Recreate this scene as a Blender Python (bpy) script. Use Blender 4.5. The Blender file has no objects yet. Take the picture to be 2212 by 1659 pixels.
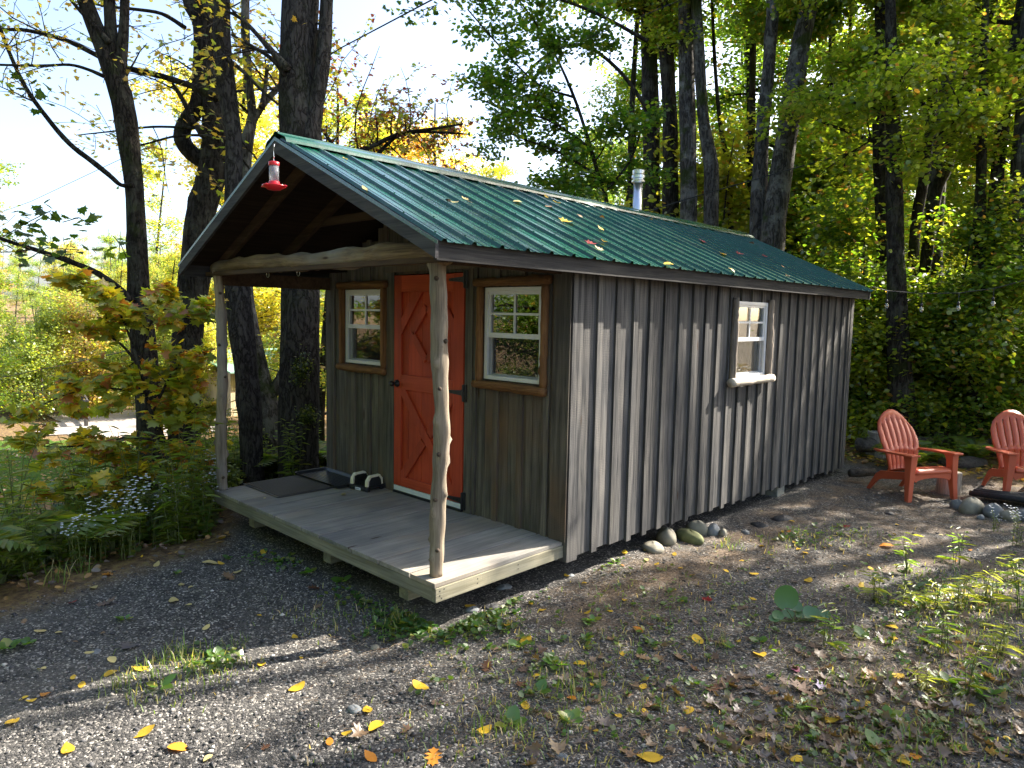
import bpy, math, random
import numpy as np
from mathutils import Vector, Matrix
random.seed(7); rng = np.random.default_rng(11)
sc = bpy.context.scene
R = math.radians
# ------------------------------------------------------------------ camera
W0, H0, F0 = 2212.0, 1659.0, 1523.93            # picture measured at this width, focal length in its pixels
CAM = np.array([3.2711, -2.7529, 1.6683])
YAW, PIT, ROL = 0.7654, -0.0956, 0.0193
_f = np.array([-math.sin(YAW)*math.cos(PIT), math.cos(YAW)*math.cos(PIT), math.sin(PIT)])
_r = np.array([math.cos(YAW), math.sin(YAW), 0.0]); _u = np.cross(_r, _f)
RR = _r*math.cos(ROL)+_u*math.sin(ROL); UU = -_r*math.sin(ROL)+_u*math.cos(ROL)
cam = bpy.data.objects.new('camera', bpy.data.cameras.new('camera')); sc.collection.objects.link(cam)
cam.data.sensor_width = 36.0; cam.data.lens = 36.0*F0/W0
cam.data.clip_start = 0.05; cam.data.clip_end = 2000
m = Matrix((RR, UU, -_f)).transposed().to_4x4(); m.translation = Vector(CAM); cam.matrix_world = m
sc.camera = cam
# ------------------------------------------------------------------ world, sun, exposure
SUN = np.array([1.27, 4.0, 3.0]); SUN /= np.linalg.norm(SUN)
elev = math.asin(SUN[2]); azi = math.atan2(SUN[0], SUN[1])
w = bpy.data.worlds.new('World'); sc.world = w; w.use_nodes = True
nt = w.node_tree; nt.nodes.clear()
sky = nt.nodes.new('ShaderNodeTexSky'); sky.sky_type = 'NISHITA'; sky.sun_disc = False
sky.sun_elevation = elev; sky.sun_rotation = azi; sky.air_density = 0.8; sky.dust_density = 4.0; sky.altitude = 300
bg = nt.nodes.new('ShaderNodeBackground'); bg.inputs[1].default_value = 0.12
wo = nt.nodes.new('ShaderNodeOutputWorld')
nt.links.new(sky.outputs[0], bg.inputs[0]); nt.links.new(bg.outputs[0], wo.inputs[0])
sl = bpy.data.lights.new('sun', 'SUN'); sl.energy = 4.8; sl.angle = R(0.55); sl.color = (1.0, 0.93, 0.82)
so = bpy.data.objects.new('sun', sl); sc.collection.objects.link(so)
so.rotation_euler = Vector(SUN).to_track_quat('Z', 'Y').to_euler()
sc.view_settings.view_transform = 'Standard'; sc.view_settings.look = 'None'
sc.view_settings.exposure = 2.25; sc.view_settings.gamma = 1.0
cy = sc.cycles
cy.max_bounces = 7; cy.diffuse_bounces = 4; cy.glossy_bounces = 3; cy.transmission_bounces = 4; cy.transparent_max_bounces = 8
cy.sample_clamp_indirect = 4.0; cy.caustics_reflective = False; cy.caustics_refractive = False
# ------------------------------------------------------------------ helpers
def ray(u, v): return _f + RR*(u-W0/2)/F0 - UU*(v-H0/2)/F0
def at(u, v, depth): return CAM + ray(u, v)*depth          # a measured picture direction at a real distance
def sm(x): x = np.clip(x, 0, 1); return x*x*(3-2*x)
def gz(x, y):                                               # height of the ground
    x = np.asarray(x, float); y = np.asarray(y, float)
    xe = np.interp(y, [-6, -1.9, -0.2, 0.6, 8, 30], [-1.5, -2.2, -2.55, -3.9, -4.6, -7.0])
    d = xe - x
    z = -0.33 - 1.15*sm(d/4.5) - 0.012*np.clip(d-4, 0, 20) + 0.05*np.clip(d-26, 0, 90)
    z = z + 0.05*np.clip(y-9.5, 0, 40)*sm((x+6)/5)
    z = z + 0.012*np.sin(x*2.1+y*1.3) + 0.01*np.sin(y*3.7-x*1.9) - 0.05*sm((y-3)/4)*0
    return z
def gpt(u, v):                                              # where a picture direction meets the ground
    r = ray(u, v); t = 0.5
    for i in range(4000):
        p = CAM + r*t
        if p[2] <= float(gz(p[0], p[1])): break
        t += 0.01*(1+t*0.1)
    return np.array([p[0], p[1], float(gz(p[0], p[1]))])
def gat(x, y, dz=0.0): return np.array([x, y, float(gz(x, y))+dz])
class MB:
    def __init__(s): s.v = []; s.f = []; s.n = 0
    def add(s, v, f):
        v = np.asarray(v, float).reshape(-1, 3); s.v.append(v)
        s.f += [tuple(i+s.n for i in q) for q in f]; s.n += len(v); return s
    def box(s, lo, hi, M=None):
        x0, y0, z0 = lo; x1, y1, z1 = hi
        v = np.array([(x0,y0,z0),(x1,y0,z0),(x1,y1,z0),(x0,y1,z0),(x0,y0,z1),(x1,y0,z1),(x1,y1,z1),(x0,y1,z1)], float)
        if M is not None: v = v @ np.array(M)[:3,:3].T + np.array(M)[:3,3]
        return s.add(v, [(0,3,2,1),(4,5,6,7),(0,1,5,4),(1,2,6,5),(2,3,7,6),(3,0,4,7)])
    def beam(s, a, b, wd, ht, up=(0,0,1)):                  # box from a to b, width wd sideways, height ht along up
        a = np.array(a, float); b = np.array(b, float); d = b-a; d /= np.linalg.norm(d)
        sd = np.cross(d, up); sd /= np.linalg.norm(sd); u = np.cross(sd, d)
        v = []
        for p in (a, b):
            for i, j in ((-1,-1),(1,-1),(1,1),(-1,1)): v.append(p+sd*i*wd/2+u*j*ht/2)
        return s.add(v, [(0,1,2,3),(7,6,5,4),(0,4,5,1),(1,5,6,2),(2,6,7,3),(3,7,4,0)])
    def prism(s, poly, vec):                                # polygon (3D points) pushed along vec
        p = np.asarray(poly, float); n = len(p); vec = np.asarray(vec, float)
        f = [tuple(range(n)), tuple(range(2*n-1, n-1, -1))] + [(i, i+n, (i+1)%n+n, (i+1)%n) for i in range(n)]
        return s.add(np.vstack([p, p+vec]), [tuple(reversed(q)) for q in f])
    def tube(s, path, rad, n=8, lump=0.0, cap=True, seed=0, knots=()):
        P = np.asarray(path, float); k = len(P); rad = np.broadcast_to(np.asarray(rad, float), (k,))
        T = np.gradient(P, axis=0); T /= np.linalg.norm(T, axis=1)[:,None]+1e-12
        a = np.array([1.0,0,0]) if abs(T[0][0]) < .8 else np.array([0,1.0,0])
        N = np.cross(T[0], a); N /= np.linalg.norm(N); out = []
        rg = np.random.default_rng(seed); ph = rg.uniform(0, 6.28, (6,))
        th = np.linspace(0, 2*np.pi, n, endpoint=False)
        L = np.concatenate([[0], np.cumsum(np.linalg.norm(np.diff(P, axis=0), axis=1))])
        for i in range(k):
            N = N - T[i]*np.dot(N, T[i]); N /= np.linalg.norm(N); B = np.cross(T[i], N)
            l = L[i]/max(rad.max(), 1e-3)
            q = 1 + lump*(np.sin(2*th+ph[0]+l*.35)*.5+np.sin(3*th+ph[1]-l*.6)*.35+np.sin(5*th+ph[2]+l*1.3)*.25+np.sin(ph[3]+l*.9)*.5)
            for (kl, ka, kh, kw) in knots:
                da = (th-ka+np.pi)%(2*np.pi)-np.pi
                q = q + kh*np.exp(-((L[i]-kl)/kw)**2-(da/(kw/max(rad[i],1e-3)))**2)
            out.append(P[i]+(np.outer(np.cos(th), N)+np.outer(np.sin(th), B))*(rad[i]*q)[:,None])
        f = []
        for i in range(k-1):
            for j in range(n): f.append((i*n+j, i*n+(j+1)%n, (i+1)*n+(j+1)%n, (i+1)*n+j))
        if cap: f += [tuple(reversed(range(n))), tuple(range((k-1)*n, k*n))]
        return s.add(np.vstack(out), f)
    def lathe(s, prof, c, n=20):                            # (r, z) profile about a vertical axis through c
        v = []; c = np.asarray(c, float)
        for r, z in prof:
            for j in range(n):
                a = 2*math.pi*j/n; v.append(c+np.array([r*math.cos(a), r*math.sin(a), z]))
        f = [(i*n+j, i*n+(j+1)%n, (i+1)*n+(j+1)%n, (i+1)*n+j) for i in range(len(prof)-1) for j in range(n)]
        f += [tuple(reversed(range(n))), tuple(range((len(prof)-1)*n, len(prof)*n))]
        return s.add(v, f)
    def build(s, name, mat, parent=None, smooth=False, bevel=0.0, loc=None):
        me = bpy.data.meshes.new(name); me.from_pydata(np.vstack(s.v).tolist(), [], s.f)
        return fin(me, name, mat, parent, smooth, bevel, loc)
def fin(me, name, mat, parent=None, smooth=False, bevel=0.0, loc=None):
    o = bpy.data.objects.new(name, me); sc.collection.objects.link(o)
    if mat: me.materials.append(mat)
    if parent: o.parent = parent
    if smooth: me.polygons.foreach_set('use_smooth', np.ones(len(me.polygons), bool))
    if bevel:
        b = o.modifiers.new('bevel', 'BEVEL'); b.width = bevel; b.segments = 2; b.limit_method = 'ANGLE'
    if loc is not None: o.location = loc
    return o
def tag(o, label=None, cat=None, group=None, kind=None):
    if label: o['label'] = label
    if cat: o['category'] = cat
    if group: o['group'] = group
    if kind: o['kind'] = kind
    return o
def empty(name, loc=(0,0,0), rz=0.0, label=None, cat=None, group=None):
    o = bpy.data.objects.new(name, None); sc.collection.objects.link(o); o.empty_display_size = .1
    o.location = loc; o.rotation_euler = (0, 0, rz); return tag(o, label, cat, group)
def copy_tree(o, parent=None):
    c = o.copy(); sc.collection.objects.link(c)
    if parent: c.parent = parent
    for ch in list(o.children): copy_tree(ch, c)
    return c
# ---- node materials
def mat(name):
    M = bpy.data.materials.new(name); M.use_nodes = True; t = M.node_tree; t.nodes.clear()
    o = t.nodes.new('ShaderNodeOutputMaterial'); return M, t, o
class N:
    def __init__(s, t): s.t = t
    def __call__(s, typ, ins=None, **kw):
        n = s.t.nodes.new('ShaderNode'+typ)
        for k, v in kw.items(): setattr(n, k, v)
        for k, v in (ins or {}).items():
            if isinstance(v, bpy.types.NodeSocket): s.t.links.new(v, n.inputs[k])
            else: n.inputs[k].default_value = v
        return n
    def ramp(s, fac, stops, interp='LINEAR'):
        n = s('ValToRGB', {0: fac}); e = n.color_ramp; e.interpolation = interp
        while len(e.elements) < len(stops): e.elements.new(0.5)
        for q, (p, c) in zip(e.elements, stops): q.position = p; q.color = (*c, 1) if len(c) == 3 else c
        return n.outputs[0]
    def mix(s, fac, a, b, mode='MIX'):
        n = s('Mix', data_type='RGBA', blend_type=mode)
        for k, v in ((0, fac), (6, a), (7, b)):
            if isinstance(v, bpy.types.NodeSocket): s.t.links.new(v, n.inputs[k])
            else: n.inputs[k].default_value = v if k == 0 else ((*v, 1) if len(v) == 3 else v)
        return n.outputs[2]
    def math(s, op, a, b=0.0, clamp=False):
        n = s('Math', {0: a, 1: b}, operation=op); n.use_clamp = clamp; return n.outputs[0]
    def noise(s, vec, scale, detail=4, rough=.55, dist=0.0):
        return s('TexNoise', {'Vector': vec, 'Scale': scale, 'Detail': detail, 'Roughness': rough, 'Distortion': dist}).outputs[0]
    def vmul(s, vec, xyz): return s('VectorMath', {0: vec, 1: xyz}, operation='MULTIPLY').outputs[0]
    def vadd(s, a, b): return s('VectorMath', {0: a, 1: b}, operation='ADD').outputs[0]
def gray(v): return (v, v, v)
def plain(name, col, rough=.5, metal=0.0, spec=.5, var=.12, scale=20, bump=.0, coat=0.0):
    M, t, o = mat(name); n = N(t); co = n('TexCoord').outputs['Object']
    z = n.noise(co, scale, 5)
    c = n.mix(1.0, n.ramp(z, [(.3, gray(1-var)), (.7, gray(1+var))]), col, 'MULTIPLY')
    ins = {'Base Color': c, 'Roughness': rough, 'Metallic': metal, 'Specular IOR Level': spec, 'Coat Weight': coat}
    if bump: ins['Normal'] = n('Bump', {'Strength': bump, 'Distance': .01, 'Height': z}).outputs[0]
    b = n('BsdfPrincipled', ins); t.links.new(b.outputs[0], o.inputs[0]); return M
def wood(name, c1, c2, axis='Z', knot=(.05,.03,.02), saw=.25, rough=.85, var=.28, spec=.15, stain=None, kn=.05, sawdir=None, bump=.35):
    M, t, o = mat(name); n = N(t)
    co = n('TexCoord').outputs['Object']; isl = n('NewGeometry').outputs['Random Per Island']
    off = n('CombineXYZ', {0: n.math('MULTIPLY', isl, 31.7), 1: n.math('MULTIPLY', isl, 57.3), 2: n.math('MULTIPLY', isl, 13.9)}).outputs[0]
    co2 = n.vadd(co, off)
    st = {'X': (1.2, 26, 26), 'Y': (26, 1.2, 26), 'Z': (26, 26, 1.2)}[axis]
    fine = {'X': (4, 130, 130), 'Y': (130, 4, 130), 'Z': (130, 130, 4)}[axis]
    ks = {'X': (1.1, 5, 5), 'Y': (5, 1.1, 5), 'Z': (5, 5, 1.1)}[axis]
    g1 = n.noise(n.vmul(co2, st), 1.0, 6, .6, .6); g2 = n.noise(n.vmul(co2, fine), 1.0, 3, .6)
    lowf = n.noise(co2, 1.7, 3)
    g = n.math('ADD', n.math('MULTIPLY', g1, .62), n.math('MULTIPLY', g2, .38))
    c = n.ramp(g, [(.37, c1), (.60, c2)])
    tone = n.math('ADD', 1-var/2, n.math('MULTIPLY', n.math('SUBTRACT', isl, .0), var))
    c = n.mix(1.0, c, n('CombineColor', {0: tone, 1: tone, 2: tone}).outputs[0], 'MULTIPLY')
    c = n.mix(1.0, c, n.ramp(lowf, [(.3, (.74, .75, .78)), (.7, (1.2, 1.16, 1.1))]), 'MULTIPLY')
    if stain: c = n.mix(n.ramp(n.noise(co2, 1.1, 4, .6), [(.5, (0,0,0)), (.72, (.75,.75,.75))]), c, stain)
    # circular-saw marks
    wd = {'X': 'X', 'Y': 'Y', 'Z': 'Z'}[axis]
    wv = n('TexWave', {'Vector': n.vadd(co2, n.vmul(n('VectorMath', {0: co2}, operation='LENGTH').outputs[0], (0,0,0))), 'Scale': 26.0, 'Distortion': 5.0, 'Detail': 2.0, 'Detail Scale': 1.2}, wave_type='BANDS', bands_direction=wd).outputs[1]
    sawm = n.math('MULTIPLY', wv, n.ramp(n.noise(co2, 2.3, 2), [(.4, (0,0,0)), (.62, (1,1,1))]))
    c = n.mix(n.math('MULTIPLY', sawm, saw), c, n.mix(1.0, c, (1.7, 1.6, 1.45), 'MULTIPLY'))
    # knots
    vo = n('TexVoronoi', {'Vector': n.vmul(co2, ks), 'Scale': 1.0, 'Randomness': 1.0}, feature='F1')
    kf = n.ramp(n.math('ADD', vo.outputs[0], n.math('MULTIPLY', g1, .03)), [(0.0, (1,1,1)), (kn, (.9,.9,.9)), (kn+.035, (0,0,0))])
    c = n.mix(kf, c, knot)
    h = n.math('ADD', n.math('MULTIPLY', g, 1.0), n.math('MULTIPLY', sawm, .35*saw))
    bp = n('Bump', {'Strength': bump, 'Distance': .006, 'Height': h}).outputs[0]
    b = n('BsdfPrincipled', {'Base Color': c, 'Roughness': rough, 'Specular IOR Level': spec, 'Normal': bp})
    t.links.new(b.outputs[0], o.inputs[0]); return M
def bark(name, c1, c2, lichen=(.30,.31,.27), la=.45, moss=.0, sc_=1.0, zs=.28, bump=1.0):
    M, t, o = mat(name); n = N(t); co = n('TexCoord').outputs['Object']
    rnd = n('ObjectInfo').outputs['Random']
    co = n.vadd(co, n('CombineXYZ', {0: n.math('MULTIPLY', rnd, 91.0), 1: rnd, 2: n.math('MULTIPLY', rnd, 37.0)}).outputs[0])
    wob = n('TexNoise', {'Vector': co, 'Scale': 3.0*sc_, 'Detail': 3}).outputs[1]
    cw = n.vadd(co, n.vmul(wob, (.10, .10, .3)))
    g = n.noise(n.vmul(cw, (24*sc_, 24*sc_, 24*sc_*zs)), 1.0, 7, .7, .3)
    rg_ = n.math('ABSOLUTE', n.math('SUBTRACT', n.noise(n.vmul(cw, (15*sc_, 15*sc_, 15*sc_*zs*.8)), 1.0, 4, .6), .5))
    crack = n.ramp(rg_, [(.0, (0,0,0)), (.075, (1,1,1))])
    hh = n.math('MULTIPLY', n.math('ADD', g, .3), n.math('ADD', n.math('MULTIPLY', crack, .75), .25))
    c = n.ramp(hh, [(.12, c1), (.85, c2)])
    lm = n.ramp(n.noise(co, 3.2, 7, .68), [(.5, (0,0,0)), (.6, gray(la))])
    c = n.mix(lm, c, lichen)
    if moss: c = n.mix(n.ramp(n.noise(n.vadd(co, (9,3,1)), 1.6, 6, .65), [(.55, (0,0,0)), (.63, gray(moss))]), c, (.035, .05, .008))
    bp = n('Bump', {'Strength': bump, 'Distance': .03, 'Height': hh}).outputs[0]
    b = n('BsdfPrincipled', {'Base Color': c, 'Roughness': .92, 'Specular IOR Level': .1, 'Normal': bp})
    t.links.new(b.outputs[0], o.inputs[0]); return M
def leafmat(name, second=None, sf=.3, trans=.5, vr=.5, gloss=.05, third=None, tf=.1):
    """colour comes from the object, each leaf a little different; some leaves turned to a second colour"""
    M, t, o = mat(name); n = N(t)
    isl = n('NewGeometry').outputs['Random Per Island']; oc = n('ObjectInfo').outputs['Color']
    r2 = n.math('FRACT', n.math('MULTIPLY', isl, 7.31)); r3 = n.math('FRACT', n.math('MULTIPLY', isl, 23.7))
    c = oc
    if second: c = n.mix(n.math('LESS_THAN', r2, sf), c, second)
    if third: c = n.mix(n.math('LESS_THAN', r3, tf), c, third)
    hs = n('HueSaturation', {'Hue': n.math('ADD', .485, n.math('MULTIPLY', r3, .03)), 'Saturation': 1.0,
           'Value': n.math('ADD', 1-vr/2, n.math('MULTIPLY', isl, vr)), 'Color': c}).outputs[0]
    d = n('BsdfDiffuse', {'Color': hs}); tc = n.mix(1.0, hs, (3.3, 3.2, 1.2), 'MULTIPLY')
    tr = n('BsdfTranslucent', {'Color': tc})
    s1 = n('MixShader', {0: trans, 1: d.outputs[0], 2: tr.outputs[0]})
    gl = n('BsdfGlossy', {'Color': (1,1,1,1), 'Roughness': .42})
    s2 = n('MixShader', {0: gloss, 1: s1.outputs[0], 2: gl.outputs[0]})
    t.links.new(s2.outputs[0], o.inputs[0]); return M
# ---- vectorised leaves
OVAL = (np.array([(0,0,0),(.42,.34,.05),(.30,.72,.02),(0,1,-.06),(-.30,.72,.02),(-.42,.34,.05)]), [(0,1,2,3),(0,3,4,5)])
DIA = (np.array([(0,0,0),(.33,.5,.05),(0,1,0),(-.33,.5,.05)]), [(0,1,2),(0,2,3)])
_ml = [(0,.02),(.18,.05),(.46,-.06),(.40,.16),(.60,.36),(.36,.40),(.40,.62),(.17,.62),(0,1),(-.17,.62),(-.40,.62),(-.36,.40),(-.60,.36),(-.40,.16),(-.46,-.06),(-.18,.05)]
MAPLE = (np.array([(0,.35,.06)]+[(x, y, -.10*abs(x)-.06*y*y) for x, y in _ml]), [(0,i+1,(i+1)%16+1) for i in range(16)])
LANCE = (np.array([(0,0,0),(.09,.35,.05),(.06,.7,.0),(0,1,-.12),(-.06,.7,.0),(-.09,.35,.05)]), [(0,1,2,3),(0,3,4,5)])
def leafmesh(name, P, D, Nn, S, shape):
    """P centres, D directions, Nn normals, S sizes -> mesh"""
    P = np.asarray(P, np.float32); D = D/np.linalg.norm(D, axis=1)[:,None]
    Nn = Nn - D*(Nn*D).sum(1)[:,None]; Nn /= np.linalg.norm(Nn, axis=1)[:,None]+1e-9; X = np.cross(D, Nn)
    sv, sf = shape; k = len(sv); n = len(P)
    V = (P[:,None,:] + S[:,None,None]*(sv[None,:,0,None]*X[:,None,:]+sv[None,:,1,None]*D[:,None,:]+sv[None,:,2,None]*Nn[:,None,:])).reshape(-1,3)
    me = bpy.data.meshes.new(name); nl = sum(len(q) for q in sf); nf = len(sf)
    me.vertices.add(n*k); me.vertices.foreach_set('co', V.astype(np.float32).ravel())
    li = np.concatenate([np.array(q) for q in sf]); idx = (li[None,:]+(np.arange(n)*k)[:,None]).ravel()
    me.loops.add(n*nl); me.loops.foreach_set('vertex_index', idx.astype(np.int32))
    ls = np.cumsum([0]+[len(q) for q in sf[:-1]]); st = (ls[None,:]+(np.arange(n)*nl)[:,None]).ravel()
    me.polygons.add(n*nf); me.polygons.foreach_set('loop_start', st.astype(np.int32))
    me.update(calc_edges=True); return me
def rnd_unit(n, flat=.35, g=None):
    g = g or rng; a = g.uniform(0, 2*np.pi, n); z = g.normal(0, flat, n)
    v = np.stack([np.cos(a), np.sin(a), z], 1); return v/np.linalg.norm(v, axis=1)[:,None]
def upish(n, s=.45, g=None):
    g = g or rng; v = g.normal(0, s, (n,3)); v[:,2] += 1.0; return v/np.linalg.norm(v, axis=1)[:,None]
# ------------------------------------------------------------------ materials
M_side = wood('side_siding_wood', (.026,.027,.029), (.125,.121,.116), 'Z', saw=.45, var=.35, kn=.045)
M_front = wood('front_siding_wood', (.050,.046,.041), (.135,.121,.103), 'Z', saw=.3, var=.35, kn=.07, stain=(.14,.085,.048))
M_fascia = wood('fascia_wood', (.022,.022,.023), (.060,.058,.056), 'Y', saw=.35, var=.15, kn=.02)
M_rake = wood('rake_wood', (.038,.038,.041), (.085,.083,.084), 'X', saw=.15, var=.15, kn=.02)
M_raft = wood('rafter_wood', (.04,.026,.017), (.085,.055,.035), 'X', saw=.1, kn=.03)
M_dark = wood('roof_deck_wood', (.018,.012,.009), (.035,.024,.016), 'Y', saw=.1, kn=.03)
M_deck = wood('deck_wood', (.17,.163,.15), (.27,.257,.235), 'Y', saw=.5, var=.14, kn=.05, stain=(.27,.21,.15))
M_rimX = wood('rim_wood_front', (.14,.133,.10), (.25,.238,.19), 'X', saw=.45, var=.12, kn=.05)
M_rimY = wood('rim_wood_side', (.16,.15,.105), (.28,.265,.20), 'Y', saw=.45, var=.12, kn=.05)
M_door = wood('door_paint', (.34,.040,.014), (.46,.062,.022), 'Z', knot=(.25,.05,.02), saw=.12, rough=.6, var=.16, spec=.3, kn=-1, bump=.2)
M_doorx = wood('door_rail_paint', (.38,.050,.017), (.50,.074,.027), 'X', knot=(.25,.05,.02), saw=.12, rough=.6, var=.16, spec=.3, kn=.03, bump=.2)
M_log = wood('peeled_log_wood', (.13,.105,.078), (.30,.25,.185), 'Z', saw=.0, var=.1, kn=.05, stain=(.27,.27,.27))
M_logx = wood('peeled_beam_wood', (.075,.048,.027), (.22,.155,.088), 'X', saw=.0, var=.1, kn=.04, stain=(.25,.24,.22))
M_barkx = wood('log_trim_wood_level', (.09,.042,.018), (.23,.12,.052), 'X', saw=.0, var=.3, kn=.03, bump=.6)
M_barkz = wood('log_trim_wood_upright', (.09,.042,.018), (.24,.125,.055), 'Z', saw=.0, var=.3, kn=.03, bump=.6)
M_greyz = wood('weathered_trim_upright', (.08,.07,.06), (.26,.22,.18), 'Z', saw=.0, var=.3, kn=.04, bump=.6)
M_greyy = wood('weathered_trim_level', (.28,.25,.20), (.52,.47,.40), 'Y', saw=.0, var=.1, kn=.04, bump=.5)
M_in = wood('interior_board', (.04,.026,.016), (.08,.05,.03), 'Z', saw=0, kn=.03)
M_white = plain('white_vinyl', (.66,.67,.68), .35, var=.03)
M_black = plain('black_iron', (.012,.012,.013), .45, var=.2)
M_steel = plain('galvanised_steel', (.62,.64,.66), .28, metal=1.0, var=.1, scale=8)
M_red = plain('red_plastic', (.62,.012,.02), .3, var=.05)
M_tray = plain('black_plastic', (.018,.019,.022), .38, var=.2)
M_cream = plain('cream_plastic', (.72,.66,.48), .45, var=.05)
M_mat = plain('ribbed_brown_mat', (.075,.062,.05), .95, var=.3, scale=220, bump=.8)
M_chair = plain('coral_resin', (.52,.10,.042), .42, var=.05, scale=6)
M_stone = plain('field_stone', (.22,.20,.15), .85, var=.3, scale=9, bump=.5)
M_stone2 = plain('mossy_stone', (.12,.125,.05), .9, var=.45, scale=11, bump=.6)
M_bluestone = plain('grey_blue_stone', (.15,.16,.165), .85, var=.3, scale=10, bump=.5)
M_conc = plain('concrete_block_grey', (.2,.2,.17), .95, var=.25, scale=30, bump=.5)
M_curt = plain('tan_window_shade', (.55,.43,.29), .9, var=.06, scale=60)
M_cable = plain('black_cable', (.01,.01,.01), .5)
M_char = plain('charred_wood', (.015,.015,.017), .7, var=.5, scale=40, bump=.8)
M_yel = plain('yellow_card', (.70,.52,.02), .5, var=.05)
M_blue = plain('blue_ink', (.03,.05,.25), .5)
M_paper = plain('pale_paper', (.65,.68,.72), .6)
M_apple = plain('red_green_apple', (.50,.11,.06), .3, var=.5, scale=30)
M_bottle = plain('rose_wine_bottle', (.16,.07,.05), .1, var=.1)
M_brush = plain('black_bristle', (.01,.01,.011), .9, var=.4, scale=200, bump=1.0)
M_rust = plain('brown_soil_mulch', (.12,.075,.045), .95, var=.4, scale=30)
def roofmat():
    M, t, o = mat('green_roof_steel'); n = N(t); co = n('TexCoord').outputs['Object']
    z = n.noise(n.vmul(co, (1.2, 7, 1.2)), 1.0, 5); z2 = n.noise(co, 60, 3)
    c = n.ramp(z, [(.3, (.0,.045,.025)), (.7, (.002,.070,.040))])
    c = n.mix(n.ramp(n.noise(co, 5, 6, .7), [(.52, (0,0,0)), (.75, gray(.3))]), c, (.16,.17,.12))
    ro = n('MapRange', {0: z2, 3: .16, 4: .34}).outputs[0]
    b = n('BsdfPrincipled', {'Base Color': c, 'Roughness': ro, 'Specular IOR Level': .5, 'Coat Weight': .2, 'Coat Roughness': .18,
        'Normal': n('Bump', {'Strength': .12, 'Distance': .01, 'Height': n.noise(n.vmul(co,(2,14,2)), 1.0, 3)}).outputs[0]})
    t.links.new(b.outputs[0], o.inputs[0]); return M
M_roof = roofmat()
def glassmat(name, tint=(.92,.95,.95), refl=3.2):
    M, t, o = mat(name); n = N(t)
    fr = n('Fresnel', {'IOR': 1.5}).outputs[0]
    tr = n('BsdfTransparent', {'Color': (*tint, 1)}); gl = n('BsdfGlossy', {'Color': (1,1,1,1), 'Roughness': .01})
    mx = n('MixShader', {0: n.math('MULTIPLY', fr, refl, True), 1: tr.outputs[0], 2: gl.outputs[0]})
    t.links.new(mx.outputs[0], o.inputs[0]); return M
M_glass = glassmat('window_glass'); M_glass2 = glassmat('side_window_glass', refl=.8); M_screen = glassmat('screened_glass', (.55,.56,.57))
def screenmat():                                            # insect screen: half open dark mesh
    M, t, o = mat('insect_screen'); n = N(t)
    tr = n('BsdfTransparent', {'Color': (1,1,1,1)}); d = n('BsdfDiffuse', {'Color': (.06,.06,.06,1)})
    mx = n('MixShader', {0: .16, 1: tr.outputs[0], 2: d.outputs[0]}); t.links.new(mx.outputs[0], o.inputs[0]); return M
M_scr = screenmat()
B_dark = bark('dark_maple_bark', (.008,.006,.005), (.045,.038,.03), lichen=(.12,.12,.09), la=.35, moss=.5)
B_grey = bark('grey_ash_bark', (.014,.012,.011), (.07,.062,.055), lichen=(.11,.105,.09), la=.25, moss=.25, sc_=1.2, zs=.35)
B_pale = bark('pale_lichened_bark', (.02,.018,.015), (.10,.09,.08), lichen=(.22,.215,.19), la=.7, moss=.8, zs=.2)
B_thin = bark('thin_branch_bark', (.015,.012,.01), (.06,.05,.04), la=.2, sc_=2.0)
L_green = leafmat('green_leaves', (.15,.19,.02), .22)
L_mixed = leafmat('green_and_yellow_leaves', (.21,.24,.03), .35, third=(.28,.17,.04), tf=.03)
L_yellow = leafmat('yellow_leaves', (.12,.19,.03), .5, third=(.30,.20,.05), tf=.04)
L_orange = leafmat('orange_leaves', (.34,.29,.06), .45, third=(.15,.20,.04), tf=.25)
L_maple = leafmat('maple_sapling_leaves', (.42,.32,.03), .35, third=(.30,.14,.03), tf=.12, trans=.45)
L_shrub = leafmat('undergrowth_leaves', (.11,.13,.015), .25, trans=.45)
L_fern = leafmat('fern_fronds', (.16,.18,.02), .4, trans=.5)
# ------------------------------------------------------------------ ground
def lin(a, b, n): return np.linspace(a, b, n)
def axis_pts(c0, c1, step, far, nf):
    a = np.arange(c0, c1, step); l = c0-np.geomspace(step, c0-far[0], nf)[::-1]; r = c1+np.geomspace(step, far[1]-c1, nf)
    return np.concatenate([l, a, r])
gx = axis_pts(-6, 6, .06, (-160, 120), 60); gy = axis_pts(-3.5, 9, .06, (-80, 160), 60)
GX, GY = np.meshgrid(gx, gy, indexing='ij'); GZ = gz(GX, GY)
GZ = GZ + np.where((np.abs(GX) < 7) & (GY > -4) & (GY < 10), rng.normal(0, .004, GX.shape), 0)
nx, ny = GX.shape
gv = np.stack([GX, GY, GZ], -1).reshape(-1, 3)
ii = np.arange((nx-1)*(ny-1)); ix = ii//(ny-1); iy = ii % (ny-1); a0 = ix*ny+iy
gf = np.stack([a0, a0+ny, a0+ny+1, a0+1], 1)
gme = bpy.data.meshes.new('ground'); gme.from_pydata(gv.tolist(), [], gf.tolist())
xe_ = np.interp(GY, [-6, -1.9, -0.2, 0.6, 8, 30], [-1.5, -2.2, -2.55, -3.9, -4.6, -7.0])
wild = sm((xe_-GX+.25)/.5)                                   # beyond the gravel edge: wild leaf-strewn soil
wild = np.maximum(wild, sm((GY-7.4-.25*np.sin(GX*2))/1.2))
need = np.maximum(sm((.5-np.abs(GX-.45))/.4)*sm((GY-.2)/1.0), .75*sm((GX-1.0-.28*(2.5-GY))/1.0))  # needles and soil beside the cabin and on the right
ca = gme.color_attributes.new('zones', 'FLOAT_COLOR', 'POINT')
ca.data.foreach_set('color', np.stack([wild, need, wild*0, wild*0+1], -1).astype(np.float32).ravel())
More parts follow.
